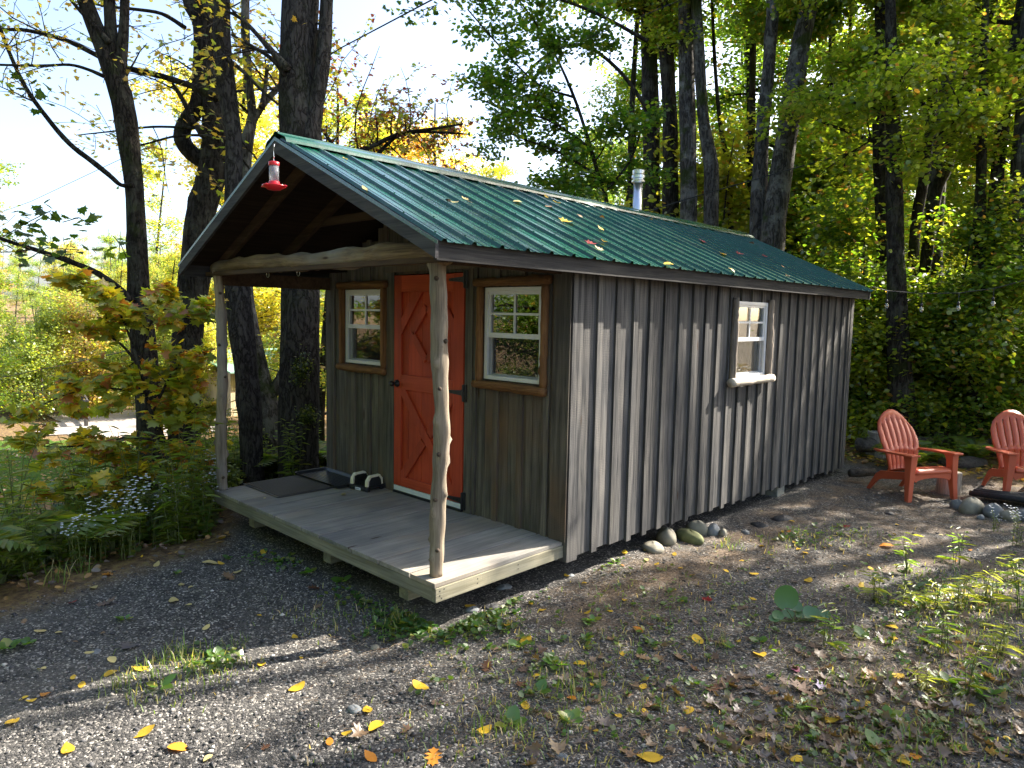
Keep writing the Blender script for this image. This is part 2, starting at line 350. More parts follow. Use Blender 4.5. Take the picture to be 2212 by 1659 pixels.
def groundmat():
    M, t, o = mat('dark_gravel_ground'); n = N(t); co = n('TexCoord').outputs['Object']
    z = n('VertexColor', layer_name='zones').outputs[0]; sp = n('SeparateColor', {0: z})
    v1 = n('TexVoronoi', {'Vector': co, 'Scale': 95.0}); v2 = n('TexVoronoi', {'Vector': co, 'Scale': 38.0})
    big = n.noise(co, 1.3, 5, .6); mid = n.noise(co, 9, 6, .65); fine = n.noise(co, 160, 3, .7)
    st = n.ramp(n('SeparateColor', {0: v1.outputs[1]}).outputs[0], [(0, (.025,.024,.024)), (.55, (.065,.062,.058)), (.86, (.13,.12,.11)), (.95, (.36,.33,.29))])
    st = n.mix(1.0, st, n.ramp(mid, [(.3, gray(.65)), (.7, gray(1.35))]), 'MULTIPLY')
    st = n.mix(n.ramp(big, [(.45, (0,0,0)), (.7, gray(.45))]), st, (.13,.12,.105))
    nd = n.ramp(n.noise(n.vmul(co, (70, 20, 20)), 1.0, 5, .7, 1.5), [(.35, (.06,.045,.035)), (.5, (.15,.105,.07)), (.66, (.34,.25,.16))])
    nf = n.math('MULTIPLY', sp.outputs[1], n.ramp(n.noise(co, 3.1, 5, .6), [(.38, (0,0,0)), (.6, gray(.9))]))
    c = n.mix(nf, st, nd)
    wl = n.ramp(n.noise(co, 14, 6, .75), [(.35, (.05,.035,.022)), (.5, (.16,.10,.05)), (.62, (.24,.17,.06)), (.7, (.10,.14,.03))])
    c = n.mix(sp.outputs[0], c, wl)
    h = n.math('ADD', n.math('ADD', n.math('MULTIPLY', v1.outputs[0], -.5), n.math('MULTIPLY', v2.outputs[0], -.6)), n.math('MULTIPLY', fine, .5))
    bp = n('Bump', {'Strength': .9, 'Distance': .012, 'Height': h}).outputs[0]
    b = n('BsdfPrincipled', {'Base Color': c, 'Roughness': .93, 'Specular IOR Level': .25, 'Normal': bp})
    t.links.new(b.outputs[0], o.inputs[0]); return M
g_o = fin(gme, 'ground', groundmat(), smooth=True); tag(g_o, kind='structure')
def sheet(name, poly_px_or_xy, mat_, dz, step=.5, kind='structure'):
    """a sheet lying on the ground over a polygon (xy)"""
    P = np.array(poly_px_or_xy); lo = P.min(0); hi = P.max(0)
    xs = np.arange(lo[0], hi[0]+step, step); ys = np.arange(lo[1], hi[1]+step, step)
    def inside(x, y):
        r = False; j = len(P)-1
        for i in range(len(P)):
            if (P[i][1] > y) != (P[j][1] > y) and x < (P[j][0]-P[i][0])*(y-P[i][1])/(P[j][1]-P[i][1])+P[i][0]: r = not r
            j = i
        return r
    b = MB(); vid = {}; V = []; Fc = []
    for i in range(len(xs)-1):
        for j in range(len(ys)-1):
            if inside(xs[i]+step/2, ys[j]+step/2):
                q = []
                for (a, c) in ((i,j),(i+1,j),(i+1,j+1),(i,j+1)):
                    if (a,c) not in vid: vid[(a,c)] = len(V); V.append((xs[a], ys[c], float(gz(xs[a], ys[c]))+dz))
                    q.append(vid[(a,c)])
                Fc.append(tuple(q))
    b.add(V, Fc); return tag(b.build(name, mat_, smooth=True), kind=kind)
def grassmat():
    M, t, o = mat('mown_lawn'); n = N(t); co = n('TexCoord').outputs['Object']
    c = n.ramp(n.noise(co, 1.2, 7, .75), [(.3, (.04,.09,.012)), (.5, (.07,.14,.018)), (.7, (.13,.17,.03))])
    c = n.mix(n.ramp(n.noise(co, 5, 6, .8), [(.55, (0,0,0)), (.7, gray(.6))]), c, (.24,.15,.06))
    b = n('BsdfPrincipled', {'Base Color': c, 'Roughness': .9, 'Specular IOR Level': .1, 'Normal': n('Bump', {'Strength': 1.0, 'Distance': .05, 'Height': n.noise(co, 30, 5, .8)}).outputs[0]})
    t.links.new(b.outputs[0], o.inputs[0]); return M
def px_xy(pts): return [tuple(gpt(u, v)[:2]) for u, v in pts]
sheet('lawn', px_xy([(-200,960),(700,945),(720,1010),(-200,1090)]), grassmat(), .015, .4)
M_road = plain('pale_gravel_road', (.30,.26,.23), .95, var=.3, scale=8, bump=.4)
sheet('road', px_xy([(120,895),(420,880),(500,925),(280,950),(90,940)]), M_road, .03, .5)
# ------------------------------------------------------------------ cabin
CW, D0, Y2 = 3.2194, 1.2416, 7.045                           # width, porch depth, rear wall
RX, RZ, EX, EZ, YF, YB = -1.6097, 2.918, .197, 2.084, -.166, 7.192
SL = (RZ-EZ)/(EX-RX)                                         # roof pitch
def rz_at(x): return RZ - abs(x-RX)*SL
cabin = empty('cabin', (0,0,0), label='small grey board-and-batten cabin with a green metal roof and orange door', cat='cabin')
def board_gaps(lo, hi, holes):                               # vertical spans of a board minus window/door holes
    spans = [(lo, hi)]
    for (a, b) in holes:
        ns = []
        for (s, e) in spans:
            if b <= s or a >= e: ns.append((s, e)); continue
            if a > s: ns.append((s, a))
            if b < e: ns.append((b, e))
        spans = ns
    return spans
# side wall (faces +x): boards 0.25 wide and battens
mb = MB(); SWIN = (3.74, 4.46, 1.10, 1.86); sp = .233; k = 0; y = D0+.10
mb.box((-.05, D0-.0, -.16), (.034, D0+.12, 2.0))              # corner board
rg = random.Random(3)
while y < Y2-.02:
    y1 = min(y+sp-.006, Y2)
    zb = np.interp(y, [D0, Y2], [-.13, -.25])+rg.uniform(-.012, .012)
    hol = [(SWIN[2], SWIN[3])] if y1 > SWIN[0] and y < SWIN[1] else []
    if hol and (y < SWIN[0] or y1 > SWIN[1]):
        if y < SWIN[0]:
            mb.box((-.008, y, zb), (.015, SWIN[0], 2.04)); a = SWIN[0]; bb = y1
        else:
            mb.box((-.008, SWIN[1], zb), (.015, y1, 2.04)); a = y; bb = SWIN[1]
        for s, e in board_gaps(zb, 2.04, hol): mb.box((-.008, a+.001, s), (.0145, bb, e))
    else:
        for s, e in board_gaps(zb, 2.04, hol): mb.box((-.008, y, s), (.015, y1, e))
    yb = y+sp-.003; bw = .032+rg.uniform(-.004, .006); tt = .036+rg.uniform(-.002, .003)
    hol = [(SWIN[2]-.0, SWIN[3])] if yb+bw > SWIN[0]-.04 and yb-bw < SWIN[1]+.04 else []
    if yb < Y2-.05:
        for s, e in board_gaps(zb+rg.uniform(-.03, .0), 2.0, hol): mb.box((.0155, yb-bw, s), (tt, yb+bw, e))
    y += sp
mb.box((-.06, Y2-.09, -.26), (.042, Y2+.004, 1.99))
mb.build('side_wall', M_side, cabin)
# front wall (faces -y) with gable
mb = MB(); yw = D0
DX1, DX2, DTOP = -2.058, -1.101, 2.03
WL = (-2.885, -2.245, 1.175, 1.90); WR = (-.865, -.235, 1.16, 1.895)
def fr_holes(x0, x1):
    h = []
    for (a, b, c, d) in (WL, WR, (DX1, DX2, -.1, DTOP)):
        if x1 > a+.001 and x0 < b-.001: h.append((c, d))
    return h
edges = [-CW+.0, -2.885, -2.62, -2.36, -2.245, DX1, -1.74, -1.42, DX2, -.865, -.60, -.34, -.235, -.0]
for a, b in zip(edges[:-1], edges[1:]):
    top = min(rz_at(a+.002), rz_at(b-.002))-.10
    for s, e in board_gaps(-.02, top, fr_holes(a, b)): mb.box((a+.002, yw-.001, s), (b-.002, yw+.022, e))
for xb in (-3.13, -2.76, -2.49, -2.22, -.99, -.73, -.46, -.19, -1.9, -1.58, -1.26):
    top = rz_at(xb)-.14; hol = fr_holes(xb-.03, xb+.03)
    hol = [(c-.02, d+.02) for c, d in hol]
    lo = .0 if not (-2.2 < xb < -1) else 2.16
    for s, e in board_gaps(lo, top, hol): mb.box((xb-.028, yw-.022, s), (xb+.028, yw-.0015, e))
mb.box((-.125, yw-.028, .0), (.033, yw-.0225, 2.03)); mb.box((-.125, yw-.0225, .0), (-.05, yw-.002, 2.03))
mb.box((-CW-.03, yw-.026, -.1), (-CW+.085, yw-.002, 2.03))
mb.build('front_wall', M_front, cabin)
mb = MB()                                                     # remaining walls, floor and ceiling line the inside
mb.box((-CW-.03, D0+.024, -.2), (-CW, Y2, 2.03)); mb.box((-CW, Y2-.03, -.2), (-.061, Y2, 2.03))
mb.build('rear_wall', M_side, cabin)
mb = MB()
mb.box((-CW, D0+.023, -.06), (-.0085, Y2-.03, -.021)); mb.box((-CW, D0+.06, 1.99), (-.01, Y2-.03, 2.02))
mb.build('interior_lining', M_in, cabin)
# door casing
mb = MB(); mb.box((DX1-.135, yw-.03, 0), (DX1-.012, yw-.0235, DTOP+.02)); mb.box((DX2+.012, yw-.03, 0), (DX2+.10, yw-.0235, DTOP+.02))
mb.box((DX1-.15, yw-.034, DTOP+.021), (DX2+.12, yw-.0235, DTOP+.12))
mb.box((DX1-.135, yw-.0235, 0), (DX1-.012, yw-.0015, DTOP)); mb.box((DX2+.012, yw-.0235, 0), (DX2+.10, yw-.0015, DTOP))
mb.build('door_casing', M_front, cabin)
# door
door = MB(); xs = np.linspace(DX1, DX2, 6); dy = yw-.012
for a, b in zip(xs[:-1], xs[1:]): door.box((a+.002, dy, .075), (b-.002, dy+.03, DTOP-.012))
for a, b in ((DX1+.001, DX1+.105), (DX2-.13, DX2-.001)): door.box((a, dy-.024, .072), (b, dy-.0015, DTOP-.010))
dr = door.build('door', M_door, cabin, bevel=.002)
dr['label'] = 'orange plank door with diamond and cross bracing'
xl, xr = DX1+.107, DX2-.132
for za, zb_ in ((DTOP-.16, DTOP-.012), (.98, 1.115), (.072, .16)):
    MB().box((xl, dy-.024, za), (xr, dy-.001, zb_)).build('rail', M_doorx, dr, bevel=.002)
br = MB(); xm = (xl+xr)/2; wv = xr-xl
def dbr(x0, z0, x1, z1, wdt=.075):                            # diagonal brace clipped by simple polygons
    d = np.array([x1-x0, z1-z0]); d = d/np.linalg.norm(d); nn = np.array([-d[1], d[0]])*wdt/2
    br.prism([(x0+nn[0], dy-.022, z0+nn[1]), (x0-nn[0], dy-.022, z0-nn[1]), (x1-nn[0], dy-.022, z1-nn[1]), (x1+nn[0], dy-.022, z1+nn[1])], (0, .021, 0))
dbr(xl-.05, 1.50, xl+.31, DTOP-.07, .09); dbr(xr+.05, 1.50, xr-.31, DTOP-.07, .09)          # upper corners
for sx in (-1, 1): dbr(xm+sx*.012, 1.735, xm+sx*.21, 1.502, .072); dbr(xm+sx*.21, 1.498, xm+sx*.012, 1.265, .072)   # diamond
dbr(xl-.03, 1.02, xr+.03, .11, .085)
for (u0, v0, u1, v1) in ((xl-.03, .11, xm-.04, .525), (xm+.04, .605, xr+.03, 1.02)): dbr(u0, v0, u1, v1, .085)
br.build('brace', M_door, dr, bevel=.002)
th = MB(); th.box((DX1, yw-.035, .022), (DX2+.0, yw+.01, .066)); th.build('threshold', M_white, cabin)
th = MB(); th.box((DX1, yw-.045, .0), (DX2, yw+.01, .0205)); th.build('sill_strip', M_black, cabin)
kb = MB(); kb.lathe([(.0, 0), (.033, .0), (.033, .012), (.014, .02), (.014, .045), (.024, .055), (.026, .075), (.018, .085), (.0, .088)], (0,0,0), 16)
knob = kb.build('handle', M_black, dr, smooth=True); knob.rotation_euler = (R(90), 0, 0); knob.location = (DX1+.055, dy-.025, 1.03)
hg = MB(); hg.box((.0, -.008, -.075), (.035, 0, .075)); hg.prism([(-.002,-.008,-.045), (-.03,-.008,-.022), (-.19,-.008,-.012), (-.2,-.008,0), (-.19,-.008,.012), (-.03,-.008,.022), (-.002,-.008,.045)], (0,.008,0))
hg.tube([(0,-.012,-.07), (0,-.012,.07)], .009, 8)
for zz in (-.055, 0, .055): hg.tube([(.018,-.0135,zz), (.018,-.007,zz)], .006, 8)
for xx in (-.06, -.11, -.16): hg.tube([(xx,-.0135,0), (xx,-.007,0)], .005, 8)
h0 = None
for zz in (1.965, 1.02, .10):
    h = hg.build('hinge', M_black, dr) if h0 is None else h0.copy()
    if h0 is not None: sc.collection.objects.link(h); h.parent = dr
    h0 = h0 or h; h.location = (DX2+.012, yw-.0362, zz)
# windows ------------------------------------------------------
def rough_log(name, a, b, r, mat_, par, seed, kn=3, n=12, flat=None):
    rg = np.random.default_rng(seed); L = np.linalg.norm(np.subtract(b, a)); k = max(6, int(L/.04))
    t = np.linspace(0, 1, k)[:,None]; P = np.array(a)*(1-t)+np.array(b)*t
    P[1:-1] += rg.normal(0, r*.05, (k-2, 3)); ks = [(rg.uniform(.1, .9)*L, rg.uniform(0, 6.28), rg.uniform(.2, .4), rg.uniform(.012, .03)) for _ in range(kn)]
    rr = r*(1+.05*np.sin(np.linspace(0, 5, k)+seed)); rr[0] *= .93; rr[-1] *= .93
    return MB().tube(P, rr, n, .07, True, seed, ks).build(name, mat_, par, smooth=True)
def window(par, axis, a, b, z0, z1, plane, lab, split=.5, screen=True):
    """white sash window; axis 'x' lies in a wall facing -y, 'y' in a wall facing +x"""
    def P(s, d, z): return (s, plane+d, z) if axis == 'x' else (plane-d, s, z)
    def bx(m_, s0, s1, d0, d1, z0_, z1_):
        p, q = P(s0, d0, z0_), P(s1, d1, z1_)
        m_.box(tuple(min(i, j) for i, j in zip(p, q)), tuple(max(i, j) for i, j in zip(p, q)))
    fw = .035; f = MB()
    bx(f, a, a+fw, -.022, .05, z0, z1); bx(f, b-fw, b, -.022, .05, z0, z1)
    bx(f, a+fw, b-fw, -.0215, .05, z1-fw, z1); bx(f, a+fw, b-fw, -.026, .05, z0, z0+fw*.9)
    wn = f.build('window', M_white, par, bevel=.002); wn['label'] = lab
    zm = z0+(z1-z0)*split; s = MB(); sw = .022
    a2, b2 = a+fw, b-fw
    bx(s, a2, b2, -.012, .02, zm-.016, zm+.022); bx(s, a2, b2, -.008, .02, z1-fw-sw, z1-fw)
    bx(s, a2, a2+sw, -.008, .02, zm+.022, z1-fw-sw); bx(s, b2-sw, b2, -.008, .02, zm+.022, z1-fw-sw)
    xm_ = (a2+b2)/2; zc = (zm+.022+z1-fw-sw)/2
    bx(s, xm_-.009, xm_+.009, -.003, .006, zm+.022, z1-fw-sw); bx(s, a2+sw, xm_-.009, -.003, .006, zc-.009, zc+.009); bx(s, xm_+.009, b2-sw, -.003, .006, zc-.009, zc+.009)
    s.build('upper_sash', M_white, wn)
    s = MB(); bx(s, a2, a2+.014, .022, .045, z0+fw*.9, zm-.016); bx(s, b2-.014, b2, .022, .045, z0+fw*.9, zm-.016); bx(s, a2+.014, b2-.014, .022, .045, z0+fw*.9, z0+fw*.9+.014)
    s.build('lower_sash', M_white, wn)
    g = MB(); bx(g, a2+.002, b2-.002, .008, .011, zm+.004, z1-fw-.004); bx(g, a2+.002, b2-.002, .030, .033, z0+fw, zm-.002); g.build('pane', M_glass if axis == 'x' else M_glass2, wn)
    g = MB(); bx(g, a2+.001, b2-.001, -.004, -.003, z0+fw*.9+.001, zm-.017)
    if screen: g.build('insect_screen', M_scr, wn)
    return wn
w1 = window(cabin, 'x', WL[0], WL[1], WL[2], WL[3], D0-.002, 'small white sash window left of the orange door')
w2 = window(cabin, 'x', WR[0], WR[1], WR[2], WR[3], D0-.002, 'small white sash window right of the orange door', .48)
w3 = window(cabin, 'y', SWIN[0], SWIN[1], SWIN[2], SWIN[3], .018, 'white sash window in the long side wall', .5)
yy = D0-.045
for (q, wn, s0) in ((WL, w1, 10), (WR, w2, 20)):
    a, b, c, d = q
    rough_log('log_trim', (a-.035, yy, c-.02), (a-.030, yy, d+.015), .031, M_barkz, wn, s0)
    rough_log('log_trim', (b+.032, yy, c-.02), (b+.035, yy, d+.015), .031, M_barkz, wn, s0+1)
    rough_log('log_trim', (a-.085, yy-.008, d+.04), (b+.085, yy-.008, d+.045), .036, M_barkx, wn, s0+2)
    rough_log('log_trim', (a-.085, yy-.008, c-.045), (b+.06, yy-.008, c-.05), .036, M_barkx, wn, s0+3)
a, b, c, d = SWIN
rough_log('log_trim', (.060, a-.045, c-.02), (.055, a-.035, d+.03), .036, M_greyz, w3, 31)
rough_log('log_trim', (.060, b+.035, c-.02), (.055, b+.04, d+.03), .036, M_greyz, w3, 32)
sg = rough_log('sill_log', (.085, a-.12, c-.035), (.085, b+.09, c-.03), .043, M_greyy, w3, 33, 4)
sg['label'] = 'bleached log sill lit by the sun'
mb = MB(); mb.box((-.06, a+.02, c+.02), (-.052, b-.085, c+(d-c)*.47)); mb.build('window_shade', M_curt, w3)
mb = MB(); mb.box((-.045, a+.0, c-.03), (-.0175, b+.0, c-.001)); mb.build('inner_sill', M_in, w3)
for q, wn in ((WL, w1), (WR, w2)):
    mb = MB(); mb.box((q[0]-.03, D0+.055, q[2]-.03), (q[1]+.03, D0+.16, q[2]+.028)); mb.build('inner_sill', M_in, wn)
# things seen through the front windows
ap = empty('apple', (-.60, D0+.10, WR[2]+.028), label='red and green apple on the sill inside the right front window', cat='apple')
MB().lathe([(0,.008),(.018,.0),(.034,.012),(.042,.034),(.040,.054),(.028,.068),(.012,.066),(.0,.058)], (0,0,0), 18).build('fruit', M_apple, ap, smooth=True)
MB().tube([(0,0,.058),(.004,0,.078)], .002, 5).build('stem', M_dark, ap)
bo = empty('bottle', (-.47, D0+.11, WR[2]+.028), label='slim brown wine bottle standing inside the right front window', cat='bottle')
MB().lathe([(.0,0),(.030,.0),(.031,.01),(.031,.15),(.026,.175),(.013,.20),(.012,.235),(.0135,.24),(.0135,.275),(0,.275)], (0,0,0), 18).build('glass', M_bottle, bo, smooth=True)
MB().lathe([(.0315,.04),(.032,.042),(.032,.12),(.0315,.122)], (0,0,0), 18).build('label_paper', plain('dark_red_label', (.12,.02,.02), .6), bo)
MB().box((-.012,-.0335,.03), (.012,-.0325,.055)).build('barcode', M_paper, bo)
def textobj(body, size, mat_, parent, loc, rot=(R(90),0,0), name='lettering'):
    cu = bpy.data.curves.new(name, 'FONT'); cu.body = body; cu.size = size; cu.extrude = .0004; cu.align_x = 'CENTER'; cu.offset = size*.015
    c_ = bpy.data.objects.new('c', cu); sc.collection.objects.link(c_); dg = bpy.context.evaluated_depsgraph_get()
    me = bpy.data.meshes.new_from_object(c_.evaluated_get(dg)); bpy.data.objects.remove(c_)
    o = bpy.data.objects.new(name, me); sc.collection.objects.link(o); me.materials.clear(); me.materials.append(mat_); o.parent = parent; o.location = loc; o.rotation_euler = rot; return o
def firebox(x, y, hgt, wdt, lab, nlet, rz=0):
    e = empty('fire_starter_box', (x, y, WL[2]+.03), rz, label=lab, cat='box', group='yellow fire starter boxes on the window sill')
    MB().box((-wdt/2, 0, 0), (wdt/2, .04, hgt)).build('carton', M_yel, e)
    for i in range(nlet):
        textobj('firestart', .020, M_blue, e, (0, -.0015, hgt-.035-i*.11))
    MB().prism([(wdt*.0,-.001,.01),(wdt*.35,-.001,.01),(wdt*.42,-.001,.05),(wdt*.2,-.001,.085),(wdt*.02,-.001,.05)], (0,.0008,0)).build('picture', M_dark, e); return e
firebox(-2.335, D0+.065, .215, .085, 'tall yellow box with blue lettering inside the left front window', 2)
firebox(-2.272, D0+.11, .13, .05, 'lower yellow box half hidden at the right edge of the left front window', 1)
pn = tag(MB().box((-2.285, D0+.058, 1.32), (-2.25, D0+.060, 1.46)).build('paper_note', M_paper), 'pale paper note at the right edge of the left front window', 'paper')
# deck --------------------------------------------------------
mb = MB(); bw = .285; xs = [0.0, -.262, -.60, -.925, -1.36, -1.62, -2.06, -2.36, -2.70, -CW]
rg = random.Random(5)
for a, b in zip(xs[:-1], xs[1:]):
    mb.box((b+.008, .0+rg.uniform(-.006,.0), -.032+rg.uniform(-.001,.001)), (a-.008, D0-.0025, -.0+rg.uniform(-.004,.0)))
mb.build('deck_planks', M_deck, cabin, bevel=.003)
mb = MB(); mb.box((-CW-.0, .004, -.125), (-.0405, .042, -.034)); mb.build('front_rim_joist', M_rimX, cabin, bevel=.003)
mb = MB(); mb.box((-.040, .001, -.125), (.0, D0-.0, -.0335)); mb.build('side_rim_joist', M_rimY, cabin, bevel=.003)
mb = MB(); mb.box((-CW, .0425, -.125), (-CW+.04, D0, -.034)); mb.build('left_rim_joist', M_rimY, cabin)
for i, (yy_, zz) in enumerate([(.035,-.055),(.035,-.085),(.05,-.105),(.07,-.05),(.36,-.06),(.36,-.09),(.75,-.06),(.75,-.09)]):
    n_ = MB().tube([(.0,yy_,zz),(.0015,yy_,zz)], .0045, 8).build('nail_head', M_black, cabin)
for xk in (-.42, -1.38, -2.62):
    s = MB(); s.box((xk-.05, .075, -.24), (xk+.05, D0+5.5, -.1265)); s.build('skid_beam', M_rimY, cabin)
    s = MB(); s.box((xk+.052, .085, -.23), (xk+.056, .60, -.1275)); 
for (x_, y_, z_) in ((-.10,5.15,0),):
    g0 = float(gz(x_, y_)); t0 = -.241 if y_ < 1 else -.17
    b_ = MB(); b_.box((x_-.15, y_-.1, g0-.1), (x_+.10 if y_ > 1 else x_+.15, y_+.1, max(t0, g0+.03)))
    b_.build('concrete_block', M_conc, cabin, bevel=.006)
# a dark bark-free soil bank under the floor is the ground itself
# posts and beam ----------------------------------------------
def post(x, y, z0, z1, r0, r1, seed, name, mat_, kn):
    rg = np.random.default_rng(seed); k = 70; t = np.linspace(0, 1, k)
    P = np.stack([x+.012*np.sin(t*7+seed)+.006*np.sin(t*17), y+.012*np.cos(t*6+seed), z0+(z1-z0)*t], 1)
    r = r0+(r1-r0)*t + .003*np.sin(t*23+seed)
    L = z1-z0; ks = [(L*(i+.5+rg.uniform(-.3,.3))/kn, rg.uniform(0, 6.28), rg.uniform(.28, .55), rg.uniform(.014, .024)) for i in range(kn)]
    o = MB().tube(P, r+.0022*np.sin(t*61+seed), 32, .07, True, seed, ks).build(name, mat_, cabin, smooth=True)
    for j in range(max(3, kn//2)):
        i = int((j+.4+rg.uniform(-.2,.2))*k/max(3, kn//2)) % k; ang = math.atan2(CAM[1]-y, CAM[0]-x)+rg.uniform(-.9, .9)
        q = P[i]+np.array([math.cos(ang), math.sin(ang), .1])*(r[i]+.002)
        dirv = np.array([math.cos(ang), math.sin(ang), .25]); dirv /= np.linalg.norm(dirv)
        MB().tube([q-dirv*.012, q+dirv*.006, q+dirv*.012], [.017, .012, .006], 9, .1, True, j).build('knot', M_knot, o, smooth=True)
    return o
M_knot = plain('knot_scar', (.07,.048,.032), .9, var=.5, scale=60, bump=.6)
p1 = post(-.105, .105, -.001, 2.035, .047, .054, 4, 'porch_post', M_log, 13); p1['label'] = 'peeled knotty log post at the near right porch corner'
p2 = post(-CW+.03, .075, -.001, 2.03, .050, .043, 9, 'porch_post', M_log, 10); p2['label'] = 'peeled log post at the left porch corner'
k = 50; t = np.linspace(0, 1, k); P = np.stack([-CW-.05+(CW-.0)*t, .09+.0*t, 2.055+.02*np.sin(t*3.1)+.012*np.sin(t*9)-.02*t], 1)
rg2 = np.random.default_rng(2); ks = [(rg2.uniform(.2, 3.1), rg2.uniform(0, 6.28), rg2.uniform(.2,.42), rg2.uniform(.02,.035)) for _ in range(14)]
bm_ = MB().tube(P, .060+.014*t+.005*np.sin(t*31)+.004*np.sin(t*57), 28, .10, True, 6, ks).build('porch_beam', M_logx, cabin, smooth=True); bm_['label'] = 'crooked peeled log beam across the porch front'
for xk in (-1.85, -2.35):
    a = np.linspace(-2.2, 2.4, 9); MB().tube([(xk+.022*math.sin(q), .12, 1.975-.022*math.cos(q)+0.0) for q in a], .003, 5).build('cup_hook', M_steel, cabin)
# roof --------------------------------------------------------
prof = []; y = YF; per = .2286
while y < YB-.01:
    for dy_, h in ((0,.0),(.012,.019),(.032,.019),(.046,0),(.085,0),(.090,.004),(.100,.004),(.105,0),(.155,0),(.160,.004),(.170,.004),(.175,0)):
        if y+dy_ < YB: prof.append((y+dy_, h))
    y += per
prof.append((YB, .018))
nrm = np.array([math.sin(math.atan(SL)), 0, math.cos(math.atan(SL))])
def roof_sheet(side):
    rg = np.random.default_rng(8+side); b = MB(); V = []; ns = 6; L = .0
    for (yy_, h) in prof:
        for i in range(ns+1):
            t_ = i/ns; d = .03+(EX+.022-RX-.03)*t_
            x = RX+side*d; z = RZ-d*SL+.003
            hh = h+.0012*math.sin(t_*5+yy_*3)
            V.append((x+side*nrm[0]*hh, yy_, z+nrm[2]*hh))
    Fc = []
    for a in range(len(prof)-1):
        for i in range(ns):
            q = (a*(ns+1)+i, a*(ns+1)+i+1, (a+1)*(ns+1)+i+1, (a+1)*(ns+1)+i)
            Fc.append(q if side < 0 else tuple(reversed(q)))
    b.add(V, Fc); o = b.build('metal_roofing', M_roof, roof); sd = o.modifiers.new('s', 'SOLIDIFY'); sd.thickness = .0015; sd.offset = 0; return o
mb = MB()
for s_ in (1, -1):
    xi, xo = RX, RX+s_*(EX-RX-.03)
    q = [(xi, YF+.03, RZ-.004), (xo, YF+.03, RZ-.004-(abs(xo-xi))*SL), (xo, YF+.03, RZ-.026-(abs(xo-xi))*SL), (xi, YF+.03, RZ-.026)]
    mb.prism(q, (0, YB-YF-.06, 0))
roof = mb.build('roof', M_dark, cabin); roof['label'] = 'low gable roof of ribbed green metal with scattered leaves'
roof_sheet(1); roof_sheet(-1)
cp = MB()
for s_ in (1, -1):
    prf = [(0,.052),(.045,.034),(.05,.034),(.145,-.036),(.15,-.040),(.155,-.052)]
    pts = [(RX+s_*(d*1.0), RZ+.0+h) for d, h in [(0,.045),(.03,.036),(.036,.028),(.135,-.012-.0),(.15,-.030),(.156,-.05)]]
    V = []; 
    for yy_ in np.linspace(YF-.02, YB+.02, 40):
        for x, z in pts: V.append((x, yy_, z+.0015*math.sin(yy_*9)))
    Fc = [(i*6+j, i*6+j+1, (i+1)*6+j+1, (i+1)*6+j) for i in range(39) for j in range(5)]
    cp.add(V, [tuple(reversed(f_)) for f_ in Fc] if s_ > 0 else Fc)
oc_ = cp.build('ridge_cap', M_roof, roof); sd = oc_.modifiers.new('s', 'SOLIDIFY'); sd.thickness = .002
sw = MB()
yy_ = YF
for i, (py, h) in enumerate(prof):
    if h == .019 and abs((py-YF) % per-.012) < .002:
        for q in (.2, .62, 1.05, 1.45, 1.74):
            p = np.array([RX+q, py+.01, RZ-q*SL+.003])+nrm*.0195; sw.tube([p, p+nrm*.006], .006, 6)
tag(sw.build('roof_screws', M_roof, roof), kind='stuff')
# fascia, rake boards, rafters
mb = MB(); mb.box((EX-.045, YF+.001, EZ-.108), (EX-.016, YB-.001, EZ+.006)); mb.box((-CW-EX+.016, YF+.001, EZ-.108), (-CW-EX+.045, YB-.001, EZ+.006))
mb.build('eave_fascia', M_fascia, roof)
for ye, nm in ((YF, 'rake_board'), (YB-.024, 'rake_board')):
    for s_ in (1, -1):
        xo = RX+s_*(EX-.0-RX); 
        q = [(RX, ye-.0245, RZ-.002), (xo, ye-.0245, EZ-.0), (xo, ye-.0245, EZ-.10), (RX, ye-.0245, RZ-.108)]
        b = MB(); b.prism(q if s_ > 0 else q[::-1], (0, .024, 0)); b.build(nm, M_rake, roof)
        b = MB(); q = [(RX, ye-.027, RZ+.014), (xo+s_*.022, ye-.027, EZ+.003), (xo+s_*.022, ye-.027, EZ-.018), (RX, ye-.027, RZ-.022)]
        q2 = [(RX, ye-.027, RZ+.006), (xo+s_*.02, ye-.027, EZ-.004), (xo+s_*.02, ye-.027, EZ-.026), (RX, ye-.027, RZ-.020)]
        b.prism(q2 if s_ > 0 else q2[::-1], (0, .0018, 0)); b.build('edge_trim', M_roof, roof)
for yr in (.10, .62):
    for s_ in (1, -1):
        xo = RX+s_*(EX-RX-.06); d_ = abs(xo-RX)*SL
        q = [(RX, yr, RZ-.027), (xo, yr, RZ-.027-d_), (xo, yr, RZ-.115-d_), (RX, yr, RZ-.125)]
        b = MB(); b.prism(q if s_ > 0 else q[::-1], (0, .04, 0)); b.build('rafter', M_raft, roof)
b = MB(); b.box((RX-.95, .64, 2.43), (RX+.95, .665, 2.50)); b.build('collar_tie', M_raft, roof)
b = MB(); b.box((-CW+.02, .04, 1.90), (-CW+.06, D0-.03, 2.02)); b.box((-.10, .16, 1.98), (-.06, D0-.03, 2.08)); b.box((-CW-.13, .02, 1.985), (-.0, .075, 2.02)); b.build('porch_plate', M_raft, cabin)
# soffits at the eaves
b = MB(); b.box((.045, D0+.0, 1.99), (EX-.046, Y2, 2.005)); b.build('soffit', M_fascia, roof)
# back gable
b = MB(); q = [(-CW, Y2-.03, 2.031), (-.061, Y2-.03, 2.031), (RX, Y2-.03, RZ-.06)]; b.prism(q, (0, .03, 0)); b.build('rear_gable', M_side, cabin)
